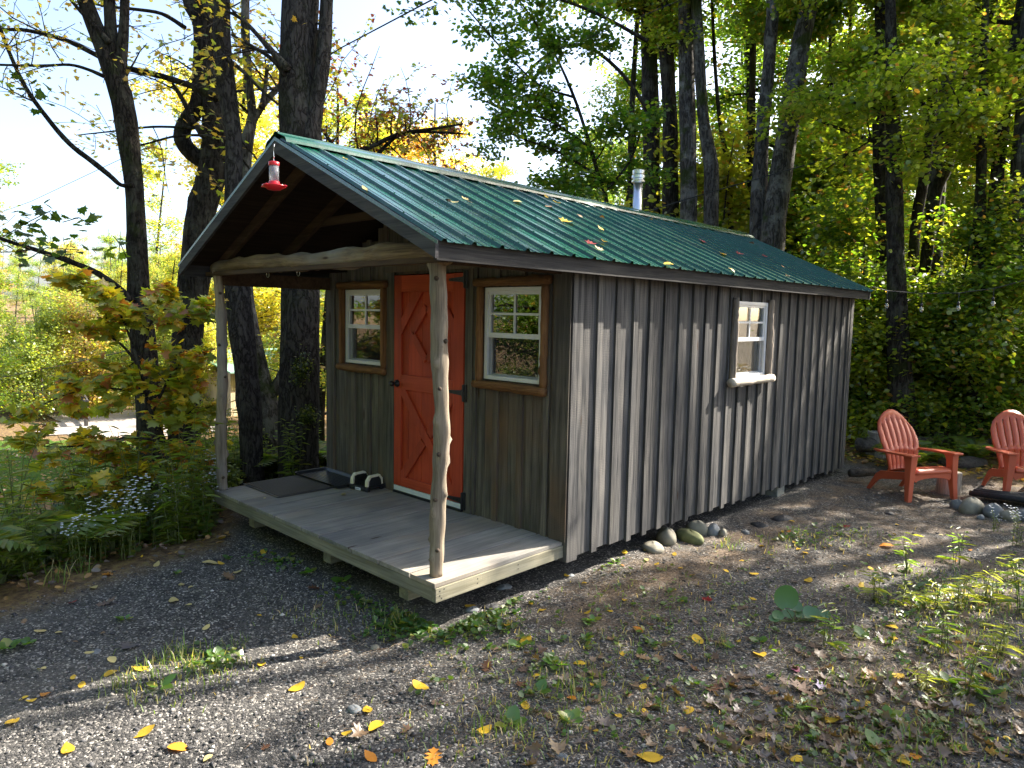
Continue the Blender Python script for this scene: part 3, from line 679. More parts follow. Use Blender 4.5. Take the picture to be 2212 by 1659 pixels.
# stove pipe: its axis through the measured spot, rising from the far slope
pc = at(1377, 455, 9.4); px_, py_ = RX-.22, None
def on_plane_x(u, v, X): r = ray(u, v); return CAM+r*(X-CAM[0])/r[0]
pc = on_plane_x(1377, 440, RX-.25); pt = on_plane_x(1378, 366, RX-.25)
px_, py_ = pc[0], pc[1]; zt = pt[2]; zb = RZ-.3
sp_ = MB().lathe([(.058, zb-.1), (.058, zt-.16)], (px_, py_, 0), 24).build('stove_pipe', M_steel, cabin, smooth=True)
cpz = zt; MB().lathe([(.060,cpz-.165),(.082,cpz-.155),(.084,cpz-.135),(.066,cpz-.125),(.066,cpz-.115),(.084,cpz-.105),(.084,cpz-.075),(.070,cpz-.065),(.074,cpz-.055),(.076,cpz-.012),(.05,cpz),(0,cpz+.004)], (px_, py_, 0), 24).build('pipe_cap', M_steel, sp_)
# ------------------------------------------------------------------ porch things
fe = at(592, 383, 4.05)                                         # red feeder hung from the gable peak
fd = empty('hummingbird_feeder', tuple(fe+np.array([0,0,.02])), label='red and clear hummingbird feeder hanging from the gable peak', cat='bird feeder')
MB().lathe([(0,-.125),(.05,-.122),(.062,-.112),(.088,-.098),(.09,-.088),(.06,-.084),(.042,-.078),(.040,-.06),(.037,-.058)], (0,0,0), 24).build('base', M_red, fd, smooth=True)
for i in range(4):
    a = i*math.pi/2+.5; MB().lathe([(0,0),(.013,0),(.016,.006),(.006,.012),(0,.012)], (.098*math.cos(a), .098*math.sin(a), -.1), 10).build('feeding_port', M_red, fd)
def clearmat():
    M, t, o = mat('clear_jar_plastic'); n = N(t)
    tr = n('BsdfTransparent', {'Color': (.80,.84,.88,1)}); gl = n('BsdfPrincipled', {'Base Color': (.6,.62,.65,1), 'Roughness': .15})
    mx = n('MixShader', {0: .32, 1: tr.outputs[0], 2: gl.outputs[0]}); t.links.new(mx.outputs[0], o.inputs[0]); return M
MB().lathe([(.036,-.058),(.037,.062)], (0,0,0), 24).build('jar', clearmat(), fd, smooth=True)
MB().lathe([(.040,.062),(.041,.064),(.041,.088),(.030,.092),(0,.092)], (0,0,0), 24).build('cap', M_red, fd, smooth=True)
MB().tube([(0,0,.09),(.0,0,.105),(-.006,0,.115),(.006,0,.125),(.0,0,.135),(-.004,0,.17),(.006,.0,.205),(-.006,.01,.225)], .0022, 6).build('hanger_wire', M_steel, fd)
fd.scale = (.74,.74,.74)
# floor mat
mt = empty('doormat', (-2.88, .60, .001), label='flat brown ribbed doormat at the left end of the porch deck', cat='doormat')
MB().box((-.36,-.315,0),(.34,.315,.004)).build('rubber_backing', M_tray, mt, bevel=.002)
b = MB(); b.box((-.335,-.29,.0042),(.315,.29,.0075)); b.build('ribbed_pile', M_mat, mt)
# boot tray
bt = empty('boot_tray', (-2.86, 1.03, .001), rz=0, label='black plastic boot tray against the wall under the left window', cat='boot tray')
def rrect(w_, h_, r_, z, n=5):
    return [(sx*(w_-r_)+r_*math.cos(a), sy*(h_-r_)+r_*math.sin(a), z) for sx, sy, a0 in ((1,1,0),(-1,1,1.5708),(-1,-1,3.1416),(1,-1,4.7124)) for a in np.linspace(a0, a0+1.5708, n)]
b = MB(); rings = [rrect(.385,.165,.03,.0), rrect(.39,.17,.035,.002), rrect(.405,.185,.04,.032), rrect(.412,.192,.042,.034), rrect(.404,.184,.04,.03), rrect(.385,.165,.03,.005)]
V = [p for r_ in rings for p in r_]; n_ = 20
Fc = [(i*n_+j, i*n_+(j+1)%n_, (i+1)*n_+(j+1)%n_, (i+1)*n_+j) for i in range(5) for j in range(n_)]+[tuple(reversed(range(n_))), tuple(range(5*n_, 6*n_))]
b.add(V, Fc); b.build('tray', M_tray, bt, smooth=False)
b = MB()
for i in range(24):
    for j in range(9):
        x_ = -.35+.7*i/23+(.015 if j % 2 else 0); y_ = -.14+.28*j/8
        if abs(x_) < .36: b.lathe([(.010,.005),(.008,.008),(0,.0085)], (x_, y_, 0), 6)
b.build('grip_studs', M_tray, bt)
# boot scrubber
bs = empty('boot_brush', (-2.31, 1.075, .001), rz=R(8), label='black boot brush with two cream side blocks beside the boot tray', cat='boot brush')
b = MB(); b.box((-.13,-.11,0.03),(.13,.11,.045)); b.box((-.125,-.105,0),(-.09,-.07,.03)); b.box((.09,-.105,0),(.125,-.07,.03)); b.box((-.125,.07,0),(-.09,.105,.03)); b.box((.09,.07,0),(.125,.105,.03)); b.box((-.09,-.108,.006),(.09,-.1,.03)); b.build('base', M_tray, bs, bevel=.004)
for s_ in (-1, 1):
    q = [(s_*.10,-.10,.046),(s_*.10,.10,.046),(s_*.10,.095,.10),(s_*.10,.06,.145),(s_*.10,-.06,.145),(s_*.10,-.095,.10)]
    b = MB(); b.prism(q if s_ > 0 else q[::-1], (s_*.014,0,0)); b.build('side_block', M_tray, bs, bevel=.004)
    q = [(s_*.085,-.10,.05),(s_*.085,-.082,.05),(s_*.085,-.077,.095),(s_*.085,-.05,.13),(s_*.085,.05,.13),(s_*.085,.077,.095),(s_*.085,.082,.05),(s_*.085,.10,.05),(s_*.085,.095,.105),(s_*.085,.06,.147),(s_*.085,-.06,.147),(s_*.085,-.095,.105)]
    b = MB(); b.prism(q if s_ > 0 else q[::-1], (s_*.034,0,0)); b.build('cream_edge', M_cream, bs)
for s_ in (-1, 1):
    b = MB(); rg = np.random.default_rng(3)
    P_ = np.array([(s_*.083, rg.uniform(-.07,.07), rg.uniform(.06,.125)) for _ in range(260)])
    for p in P_: b.tube([p, p+np.array([-s_*rg.uniform(.035,.05), rg.normal(0,.006), rg.normal(0,.006)])], [.0022,.0012], 4)
    b.box((s_*.083-.008,-.075,.055),(s_*.083+.002,.075,.125)); b.build('brush', M_brush, bs)
b = MB()
for i in range(420):
    p = np.array([rg.uniform(-.07,.07), rg.uniform(-.08,.08), .046]); b.tube([p, p+np.array([rg.normal(0,.006), rg.normal(0,.006), .035])], [.0024,.0012], 4)
b.build('brush', M_brush, bs)
st = MB(); st.box((-.035,-.1135,.008),(.035,-.1085,.032)); so_ = st.build('sticker', plain('white_sticker', (.75,.76,.8), .5), bs)
textobj('SCRUBBER', .0125, M_blue, so_, (0,-.1145,.0155))
# ------------------------------------------------------------------ coral resin chairs
def make_chair(lab):
    root = empty('adirondack_chair', (0,0,0), label=lab, cat='chair', group='coral adirondack chairs by the fire pit')
    def solid(b, name, th, bev=.004):
        o = b.build(name, M_chair, root, smooth=True); s_ = o.modifiers.new('s', 'SOLIDIFY'); s_.thickness = th; s_.offset = -1
        return o
    # local frame: front at y=0, back at +y, x across
    def backpt(s, t):                                        # s -1..1 across, t 0..1 up
        hw = np.interp(t, [0, .12, .35, .62, .85, 1], [.195, .205, .235, .275, .268, .225])
        top = .97-.145*s*s if True else 0
        z = .26+(top-.26)*t
        y = .44+.20*t+.05*math.sin(t*math.pi*1.0)*-1+.04*t*t + .035*s*s*(.4+t) *-1
        return (s*hw, y, z)
    ns = 7; gap = .055; cols = [-1.0]
    wd = (2-gap*(ns-1))/ns
    for i in range(ns):
        cols.append(cols[-1]+wd)
        if i < ns-1: cols.append(cols[-1]+gap)
    rows = [0, .04, .12, .2, .28, .35, .41, .47, .54, .61, .68, .75, .82, .88, .94, 1.0]
    V = []; Fc = []; nc = len(cols)
    for t_ in rows:
        for c in cols: V.append(backpt(c, t_))
    for i in range(len(rows)-1):
        tm = (rows[i]+rows[i+1])/2
        for j in range(nc-1):
            if j % 2 == 1 and (.04 < tm < .35 or .41 < tm < .88): continue
            Fc.append((i*nc+j, i*nc+j+1, (i+1)*nc+j+1, (i+1)*nc+j))
    b = MB(); b.add(V, Fc); solid(b, 'backrest', .022)
    # seat: slats running back to front, rolled over at the front
    V = []; Fc = []; rows = [(-.005,.315),(.0,.345),(.02,.366),(.06,.374),(.14,.366),(.25,.342),(.34,.312),(.43,.285),(.47,.275)]
    for (y, z) in rows:
        hw = .255-.06*max(0, y)/.5
        for c in cols: V.append((c*hw, y, z))
    for i in range(len(rows)-1):
        for j in range(nc-1):
            if j % 2 == 1 and 3 <= i < 7: continue
            Fc.append((i*nc+j, (i+1)*nc+j, (i+1)*nc+j+1, i*nc+j+1)[::-1])
    b = MB(); b.add(V, Fc); solid(b, 'seat', .02)
    # front apron with arched underside
    pts = [(-.27,.335),(-.27,.25)]+[(-.27+.03+.48*(1-math.cos(a))/2, .22+.045*math.sin(a)) for a in np.linspace(0, math.pi, 9)]+[(.27,.25),(.27,.335)]
    b = MB(); b.prism([(x, .012, z) for x, z in pts], (0,.022,0)); b.build('front_apron', M_chair, root, bevel=.004)
    for s_ in (-1, 1):
        # front leg, tapering, fluted on the outside
        b = MB(); x0 = s_*.272
        def q(x, y): return x, y
        secs = [(0, .058, .05, s_*.335, -.02), (.2, .066, .07, s_*.318, .0), (.36, .080, .085, s_*.305, .01), (.46, .085, .09, s_*.300, .012), (.53, .085, .13, s_*.300, .03)]
        V = []
        for (z, wx, wy, cx, cy_) in secs:
            V += [(cx-wx/2, cy_-wy/2+.03, z), (cx+wx/2, cy_-wy/2+.03, z), (cx+wx/2, cy_+wy/2+.03, z), (cx-wx/2, cy_+wy/2+.03, z)]
        Fc = [(0,3,2,1)]+[(i*4+j, i*4+(j+1)%4, (i+1)*4+(j+1)%4, (i+1)*4+j) for i in range(4) for j in range(4)]+[(16,17,18,19)]
        b.add(V, Fc); b.build('leg', M_chair, root, bevel=.006)
        # arm
        pl = [(s_*.245,-.03),(s_*.375,-.035),(s_*.392,.02),(s_*.378,.30),(s_*.345,.50),(s_*.29,.60),(s_*.232,.615),(s_*.25,.50),(s_*.275,.30),(s_*.255,.05)]
        zz = lambda y: .545-.03*max(y, 0)/.6
        b = MB(); top = [(x, y, zz(y)) for x, y in pl]; n_ = len(pl); bot = [(x, y, zz(y)-.022) for x, y in pl]
        f = [tuple(range(n_)), tuple(range(2*n_-1, n_-1, -1))]+[(i, i+n_, (i+1)%n_+n_, (i+1)%n_) for i in range(n_)]
        if s_ < 0: f = [tuple(reversed(k_)) for k_ in f]
        b.add(top+bot, f); b.build('arm', M_chair, root, bevel=.005)
        # side rail and raked rear leg in one sweep
        pr = [(.05,.335),(.30,.29),(.50,.262),(.57,.215),(.64,.10),(.70,.0),(.655,.0),(.60,.07),(.54,.135),(.48,.165),(.30,.20),(.05,.245)]
        b = MB(); xx = s_*.232
        P_ = [(xx, y, z) for y, z in pr]; b.prism(P_ if s_ < 0 else P_[::-1], (s_*.03, 0, 0)); b.build('leg', M_chair, root, bevel=.005)
    return root
def place_chair(ch, front_a, right_dir, tilt=0):
    """front_a: ground point of the front leg at local x=-.335 ; right_dir: direction of local +x"""
    r = np.array(right_dir, float); r /= np.linalg.norm(r); ang = math.atan2(r[1], r[0])
    bk = np.array([-r[1], r[0]]); c = np.array(front_a[:2])+r*.335-bk*.01
    ch.location = (c[0], c[1], float(gz(c[0], c[1]))-.005); ch.rotation_euler = (0, 0, ang)
c1 = make_chair('coral resin adirondack chair turned to the right, close behind the cabin')
c2 = copy_tree(c1); c2['label'] = 'coral resin adirondack chair cut off by the right edge of the photo'
a1, a2 = gpt(1970,1085), gpt(2052,1073)
place_chair(c1, a1+np.array([-.03,-.04,0]), (math.cos(R(61)), math.sin(R(61))))
a3 = gpt(2172,1078); place_chair(c2, a3, (.80,.60))
# stump seat, fire pit, logs
def stump(p, r, h, lab, seed=1):
    e = empty('tree_stump', tuple(p), label=lab, cat='stump')
    MB().tube([(0,0,-.05),(0,0,h*.3),(0,0,h*.7),(.0,0,h)], [r*1.06, r, r*.97, r*.97], 28, .04, True, seed).build('bark', M_rings, e, smooth=False)
    return e
M_rings = wood('cut_log_wood', (.16,.14,.115), (.38,.34,.28), 'Z', saw=0, kn=.02)
stump(gpt(2048,1066), .135, .26, 'short sawn log stump between the two coral chairs', 3)
stump(gpt(1897,985)+np.array([0,0,.0]), .17, .36, 'upright grey stump behind the left coral chair', 5)
def rock(p, sx, sy, sz, rz, mat_, lab, seed, group=None, ang=.17, name='rock', cat='rock'):
    rg = np.random.default_rng(seed); n1, n2 = 14, 9; V = []
    ph = rg.uniform(0, 6.28, 6)
    for i in range(n2+1):
        th = math.pi*i/n2
        for j in range(n1):
            a = 2*math.pi*j/n1
            q = 1+ang*(math.sin(2*a+ph[0]+th)+.6*math.sin(3*a+ph[1])*math.sin(2*th+ph[2])+.4*math.sin(5*a+ph[3]+3*th))
            x, y, z = math.sin(th)*math.cos(a)*q, math.sin(th)*math.sin(a)*q, math.cos(th)*(1+ang*.5*math.sin(3*a+ph[4]))
            V.append((x*sx, y*sy, z*sz))
    Fc = [(i*n1+j, i*n1+(j+1)%n1, (i+1)*n1+(j+1)%n1, (i+1)*n1+j)[::-1] for i in range(n2) for j in range(n1)]
    b = MB(); b.add(V, Fc); o = b.build(name, mat_, None, smooth=True)
    o.location = (p[0], p[1], p[2]+sz*.38); o.rotation_euler = (0, 0, rz)
    s_ = o.modifiers.new('s', 'SUBSURF'); s_.levels = 1; s_.render_levels = 1
    return tag(o, lab, cat, group)
gk = 'boulders along the cabin wall'
rock(gpt(1410,1190), .13, .085, .055, -.6, M_stone, 'flat pale oval boulder nearest the porch along the cabin wall', 1, gk)
rock(gpt(1437,1176)+np.array([-.02,.06,0]), .125, .10, .095, -.5, M_stone, 'rounded tan boulder behind the flat one at the cabin wall', 2, gk)
rock(gpt(1488,1168), .16, .10, .075, -.3, M_stone2, 'low green mossy boulder by the cabin wall', 3, gk)
rock(gpt(1507,1152), .10, .08, .085, .3, M_stone, 'greenish tan boulder behind the mossy one', 4, gk)
rock(gpt(1540,1155), .07, .055, .075, .8, M_bluestone, 'jagged dark grey stone at the far end of the boulder row', 5, gk, ang=.2)
rock(gpt(1562,1158), .045, .035, .05, .2, M_stone, 'small pale pinkish stone beside the jagged grey one', 6, gk, ang=.2)
gf_ = 'stones ringing the fire pit'
for i, (u, v, sx, sz, mt_, lb) in enumerate([
    (2068,1098,.085,.07,M_bluestone,'small blue-grey block at the left end of the fire pit ring'),
    (2098,1106,.15,.115,M_stone,'large tan stone in the fire pit ring below the stump'),
    (2145,1114,.125,.095,M_bluestone,'blue-grey wedge stone right of the large tan one in the ring'),
    (2180,1122,.11,.07,M_stone,'low pale stone behind the white asters in the ring'),
    (2218,1124,.12,.08,M_bluestone,'grey ring stone at the right edge of the photo'),
    (2118,1122,.045,.035,M_bluestone,'fist-sized grey stone in front of the large tan ring stone'),
    (2230,1085,.13,.08,M_stone,'far tan ring stone beyond the charred boards')]):
    rock(gpt(u, v), sx, sx*.75, sz, i*.9, mt_, lb, 20+i, gf_, ang=.16)
pf = gpt(2190,1092); fp = empty('charred_log', tuple(pf+np.array([.0,.05,.07])), label='black charred log lying across the fire pit stones', cat='log')
for i in range(5):
    MB().tube([(-.42+.03*i,-.10+i*.06,.02*math.sin(i)),(.05,-.09+i*.06,.02),(.75,-.06+i*.06,.0)], [.03,.036,.032], 9, .15, True, i).build('charred_branch', M_char, fp, smooth=True)
M_logg = wood('grey_fallen_log', (.04,.034,.028), (.14,.12,.10), 'X', saw=0, kn=.03, bump=.7)
def lying(u0, v0, u1, v1, d0, d1, r, lab, seed):
    a, b_ = at(u0, v0, d0), at(u1, v1, d1); n_ = 14; t_ = np.linspace(0, 1, n_)[:,None]; P_ = a*(1-t_)+b_*t_
    return tag(MB().tube(P_, r*(1+.06*np.sin(np.linspace(0, 8, n_)+seed)), 16, .12, True, seed, [(.6,1,.4,.06),(1.3,3,.5,.05)]).build('fallen_log', M_logg, smooth=True), lab, 'log', 'old logs lying at the edge of the wood')
lying(1855, 962, 2010, 958, 10.6, 10.8, .10, 'long grey log lying behind the left coral chair', 1)
lying(2015, 948, 2150, 945, 11.0, 11.0, .11, 'thick grey log between the chairs at the edge of the wood', 2)
lying(2035, 1000, 2125, 1003, 9.9, 10.0, .09, 'weathered grey log half hidden by weeds right of the stump', 3)
lying(1835, 1022, 1890, 1020, 8.9, 8.9, .05, 'thin black pole on the ground at the rear cabin corner', 4)
# ------------------------------------------------------------------ wires and string lights
def cable(pts, r, lab, cat='wire', name='overhead_wire', sub=8):
    P_ = [at(u, v, d) for u, v, d in pts]; Q = []
    for i in range(len(P_)-1):
        for k_ in range(sub): Q.append(P_[i]+(P_[i+1]-P_[i])*k_/sub)
    Q.append(P_[-1]); return tag(MB().tube(Q, r, 5).build(name, M_cable, smooth=True), lab, cat)
cable([(560,215,11),(737,103,9),(960,-15,7)], .009, 'thick black wire slanting up from the roof peak to the top edge')
cable([(690,375,16),(924,227,14),(1204,110,12),(1500,-12,10)], .005, 'thin wire crossing the bright sky above the roof')
cable([(1300,490,15),(1474,433,13.5),(1710,365,12.5),(1900,312,11.5),(2100,245,10.7),(2260,200,10)], .010, 'dark paired cable running behind the roof into the right-hand wood')
cable([(-30,470,14),(67,435,13),(247,350,12),(380,290,11.5)], .005, 'thin wire rising across the open sky at the left')
cable([(-30,822,20),(140,788,19),(363,738,18),(463,712,17.5),(607,676,17),(740,640,16.5)], .010, 'wire sagging low through the sunlit wood behind the porch')
slt = empty('string_lights', tuple(at(1880,622,9.2)), label='string of clear bulbs hung from the rear cabin corner to the wood', cat='string lights')
o0 = np.array(slt.location); cp_ = [(1880,618,9.25),(1915,628,9.2),(1990,634.5,9.1),(2070,633,9.0),(2148,623,8.9),(2212,606,8.8),(2300,575,8.7)]
P_ = [at(*q) for q in cp_]; Q = []
for i in range(len(P_)-1):
    for k_ in range(6): Q.append(P_[i]+(P_[i+1]-P_[i])*k_/6-o0)
MB().tube(Q, .006, 5).build('cable', M_cable, slt, smooth=True)
M_bulb = glassmat('clear_bulb', (.9,.9,.88))
bulb0 = None
for (u, v0, v1) in ((1915,628,659),(1990,634,667),(2069.5,633,664),(2144.7,624,654)):
    d = 9.2-(u-1915)*.0013; p = at(u, v1, d)-o0; q = at(u, v0, d)-o0
    s_ = MB(); s_.tube([(0,0,q[2]-p[2]),(0,0,.03)], .004, 5); s_.lathe([(.0,.028),(.014,.028),(.016,.03),(.015,.065),(.009,.072),(.0,.073)], (0,0,0), 10)
    so2 = s_.build('socket', M_cable, slt, smooth=True, loc=tuple(p))
    MB().lathe([(0,-.05),(.010,-.048),(.022,-.035),(.027,-.015),(.022,.008),(.013,.027)], (0,0,0), 14).build('bulb', M_bulb, so2, smooth=True)
    MB().tube([(0,0,.02),(.006,0,-.01),(-.006,0,-.02),(0,0,-.03)], .002, 4).build('filament', M_cream, so2)
# ------------------------------------------------------------------ left: small far things
def utility():
    p = at(404, 1000, 8.6); g = gat(p[0], p[1]); H = p[2]-g[2]+.03
    e = empty('utility_pedestal', tuple(g), rz=.5, label='grey utility pedestal with a pale cap among the left bushes', cat='utility box')
    MB().box((-.075,-.075,-.05),(.075,.075,H-.05)).build('body', plain('slate_grey_paint', (.09,.10,.12), .6), e, bevel=.005)
    b = MB(); b.box((-.085,-.085,H-.05),(.085,.085,H-.02)); b.prism([(-.095,-.095,H-.02),(.095,-.095,H-.02),(.095,.095,H-.02),(-.095,.095,H-.02)], (0,0,.02)); b.box((-.04,-.04,H),(.04,.04,H+.06)); b.build('cap', M_stonew, e, bevel=.006)
M_stonew = plain('pale_cap_plastic', (.5,.52,.52), .6)
utility()
M_shed = wood('pale_shed_wood', (.34,.27,.17), (.55,.46,.32), 'Z', saw=0)
def shed():
    a, b_ = gat(*at(500, 940, 22)[:2]), gat(*at(715, 935, 25)[:2]); d = (b_-a); d[2] = 0; L = np.linalg.norm(d); ang = math.atan2(d[1], d[0])
    e = empty('wood_shed', tuple(a), rz=ang, label='low tan shed with a pale green roof behind the trees left of the cabin', cat='shed')
    MB().box((0,0,-.3),(L,2.0,1.35)).build('wall', M_shed, e)
    b = MB(); b.prism([(-.2,-.35,1.36),(-.2,2.3,1.9),(-.2,2.3,1.94),(-.2,-.35,1.40)], (L+.4,0,0)); b.build('roof', plain('pale_green_roof', (.18,.32,.25), .5), e)
    MB().box((.9,-.01,.0),(1.9,-.002,1.2)).build('dark_opening_panel', M_dark, e)  # flat dark sheet on the solid wall, standing in for a shaded inside
shed()
def rail_fence():
    a, b_ = gat(*at(187, 940, 19.5)[:2]), gat(*at(172, 925, 22.5)[:2]); d = b_-a; d[2] = 0; L = np.linalg.norm(d); ang = math.atan2(d[1], d[0])
    e = empty('rail_fence', tuple(a), rz=ang, label='short weathered rail fence beside the gravel road at the left', cat='fence')
    for x in (0, L*.5, L): MB().box((x-.05,-.05,-.2),(x+.05,.05,.75)).build('post', M_side, e)
    for z in (.2, .45, .68): MB().box((0,-.08,z-.05),(L,-.055,z+.05)).build('rail', M_side, e)
rail_fence()
# ------------------------------------------------------------------ trees
def path_px(pts):                                            # (u, v, width px, depth) -> points and radii
    P = np.array([at(u, v, d) for u, v, w_, d in pts]); r = np.array([w_*.5*d/F0 for u, v, w_, d in pts])
    Q = []; rr = []
    for i in range(len(P)-1):                                # Catmull-Rom
        p0 = P[max(i-1, 0)]; p1_ = P[i]; p2_ = P[i+1]; p3 = P[min(i+2, len(P)-1)]
        for t_ in np.linspace(0, 1, 5)[:-1]:
            Q.append(.5*((2*p1_)+(-p0+p2_)*t_+(2*p0-5*p1_+4*p2_-p3)*t_**2+(-p0+3*p1_-3*p2_+p3)*t_**3)); rr.append(r[i]+(r[i+1]-r[i])*t_)
    Q.append(P[-1]); rr.append(r[-1]); return np.array(Q), np.array(rr)
def to_ground(pts, flare=1.25):
    """start the path in the ground under its first point"""
    u, v, w_, d = pts[0]; P0 = at(u, v, d); g = float(gz(P0[0], P0[1]))
    if P0[2] <= g+.05: return path_px(pts)
    Q, r = path_px(pts); h = P0[2]-g; n_ = max(2, int(h/.3)); dr = Q[0]-Q[1]; dr = dr/abs(dr[2]) if dr[2] < 0 else np.array([0,0,-1.0])
    dr[:2] *= .4
    base = [np.array([P0[0]+dr[0]*h*k_/n_, P0[1]+dr[1]*h*k_/n_, P0[2]-(h+.15)*k_/n_]) for k_ in range(n_, 0, -1)]
    br = [r[0]*(1+(flare-1)*(k_/n_)**2) for k_ in range(n_, 0, -1)]
    return np.vstack([base, Q]), np.concatenate([br, r])
CLEAR = [None]
def twigs(mb, path, rad, rg, n, lmin, lmax, seg=5, droop=-.15, outward=.8, sub=2, from_t=.2, flat=.35, nsides=5):
    """branches off a path; returns list of twig segments (a, b) that carry leaves"""
    tw = []; L = len(path)
    for i in range(n):
        t_ = from_t+(1-from_t)*(i+rg.uniform(0, 1))/n; k_ = min(int(t_*(L-1)), L-2); p = path[k_]; r0 = rad[k_]*.45
        T = path[k_+1]-path[k_]; T /= np.linalg.norm(T)
        d = rnd_unit(1, flat, rg)[0]; d = d-T*np.dot(d, T)*(1-0); d /= np.linalg.norm(d); d = d*outward+T*(1-outward)+np.array([0,0,rg.uniform(.0,.35)]); d /= np.linalg.norm(d)
        ln = rg.uniform(lmin, lmax); q = [p]; dd = d.copy()
        for s_ in range(seg):
            dd = dd+rg.normal(0, .14, 3)+np.array([0,0,droop/seg]); dd /= np.linalg.norm(dd); q.append(q[-1]+dd*ln/seg)
        q = np.array(q)
        if CLEAR[0] is not None and not prune(q+CLEAR[0], rg).all(): continue
        rb = np.linspace(min(r0, .02*ln+.004), .004, seg+1); mb.tube(q, rb, nsides, 0, False)
        if sub > 0: tw += twigs(mb, q, rb, rg, 5, ln*.25, ln*.5, 3, droop, .7, sub-1, .15, .3, 3)
        else: tw += [(q[j], q[j+1]) for j in range(seg)]
        tw += [(q[j], q[j+1]) for j in range(max(1, seg//2), seg)]
    return tw
def leaves_on(tw, rg, per, size, shape, spread=.12, name='foliage', flat=.45, prune=None, hang=0.0):
    A = np.array([a for a, b in tw]); B = np.array([b for a, b in tw]); n = len(tw)*per
    idx = np.repeat(np.arange(len(tw)), per); t_ = rg.uniform(0, 1, n)[:,None]
    P = A[idx]*(1-t_)+B[idx]*t_ + rg.normal(0, spread, (n, 3))*np.array([1,1,.6])
    D = rnd_unit(n, .35, rg)+(B-A)[idx]/(np.linalg.norm((B-A)[idx], axis=1)[:,None]+1e-6)*.6; D[:,2] -= .25+hang
    Nn = upish(n, flat, rg); S = size*rg.uniform(.65, 1.25, n)
    if prune is not None:
        k_ = prune(P, rg); P, D, Nn, S = P[k_], D[k_], Nn[k_], S[k_]
    return leafmesh(name, P, D, Nn, S, shape)
# sun gaps: leaves whose shadow would fall on these really sunlit patches are absent from the canopy
e1 = np.cross(SUN, [0,0,1.0]); e1 /= np.linalg.norm(e1); e2 = np.cross(e1, SUN)
def ab(P): P = np.atleast_2d(P); return np.stack([P@e1, P@e2], 1)
def gp2(u, v): return gpt(u, v)
SW = lambda y, z: np.array([.04, y, z])
GAPS = [ [SW(1.3,-.2), SW(1.3,1.8), SW(3.35,1.8), SW(2.35,-.2)], [SW(2.55,-.2), SW(3.5,1.8), SW(4.1,1.8), SW(3.3,-.2)], [SW(3.45,-.1), SW(4.2,1.8), SW(5.5,1.8), SW(4.7,.9), SW(4.4,-.1)],
         [gp2(0,1520), gp2(520,1385), gp2(790,1350), gp2(840,1405), gp2(640,1500), gp2(520,1600), gp2(0,1659)],
         [gp2(880,1545), gp2(1000,1545), gp2(960,1640), gp2(760,1659)],
         [gp2(1850,1082), gp2(1905,1062), gp2(1960,1062), gp2(1850,1095)], [gp2(1620,1240), gp2(1690,1240), gp2(1690,1260), gp2(1610,1265)],
         [gp2(1900,1215), gp2(2000,1215), gp2(2110,1310), gp2(2000,1320)], [gp2(2130,1180), gp2(2230,1180), gp2(2230,1240), gp2(2130,1240)],
         [gp2(1400,1150), gp2(1560,1120), gp2(1580,1135), gp2(1450,1180)],
         [np.array([-.16,.05,-.1]), np.array([.0,.05,-.1]), np.array([-.02,.1,1.25]), np.array([-.14,.1,1.25])],
         [np.array([-.5,.03,0]), np.array([-.12,.35,0]), np.array([.02,.25,0]), np.array([.02,0,0])],
         [np.array([EX,.6,EZ]), np.array([EX,4.6,EZ]), np.array([-1.2,4.0,2.7]), np.array([-1.4,1.5,2.8])],
         [SW(1.9,1.96), SW(4.9,1.96), SW(4.9,2.05), SW(1.9,2.05)] ]
GP = [ab(np.array(g)) for g in GAPS]
def prune(P, rg):
    q = ab(P+rg.normal(0, .03, P.shape)); keep = np.ones(len(P), bool)
    for g in GP:
        ins = np.zeros(len(q), bool); j = len(g)-1
        for i in range(len(g)):
            c = ((g[i][1] > q[:,1]) != (g[j][1] > q[:,1])) & (q[:,0] < (g[j][0]-g[i][0])*(q[:,1]-g[i][1])/(g[j][1]-g[i][1]+1e-12)+g[i][0])
            ins ^= c; j = i
        keep &= ~ins
    return keep | (P[:,2] < 2.6) | (rg.uniform(0, 1, len(P)) < .02)
def tree(name, stems, barkm, lab, cat='tree', group=None, crown=None, lump=.06, sides=14, seed=1, smooth=True):
    """stems: list of (path, radii); crown: dict(n, lmin, lmax, per, size, shape, mat, col, from_t)"""
    rg = np.random.default_rng(seed); p0 = stems[0][0][0]; e = empty(name, tuple(p0), label=lab, cat=cat, group=group)
    b = MB()
    for k_, (P_, r_) in enumerate(stems):
        L = np.linalg.norm(np.diff(P_, axis=0), axis=1).sum(); ks = [(rg.uniform(0, L), rg.uniform(0, 6.28), rg.uniform(.1,.25), rg.uniform(.05,.12)*max(r_.max()*4, .3)) for _ in range(int(L*1.2))]
        b.tube(P_-p0, r_, sides if r_.max() > .05 else 7, lump, True, seed+k_, ks)
    tr = b.build('trunk', barkm, e, smooth=True)
    if crown:
        c = crown; bb = MB(); tw = []
        CLEAR[0] = p0 if c.get('prune') else None
        for P_, r_ in stems[:c.get('stems', len(stems))]:
            tw += twigs(bb, P_-p0, r_, rg, c['n'], c['lmin'], c['lmax'], from_t=c.get('from_t', .3), sub=c.get('sub', 1), droop=c.get('droop', -.1))
        CLEAR[0] = None; (bb.build('branches', B_thin, e, smooth=True) if bb.n else None)
        if c.get('per', 0) and tw:
            pr = (lambda P, rg_: prune(P+p0, rg_)) if c.get('prune') else None
            me = leaves_on(tw, rg, c['per'], c['size'], c.get('shape', OVAL), c.get('spread', .12), 'crown', prune=pr)
            o = fin(me, 'crown', c['mat'], e); o.color = (*c['col'], 1)
    return e
def px(*pts, d): return path_px([(u, v, w_, d+(q[0] if q else 0)) for u, v, w_, *q in pts])
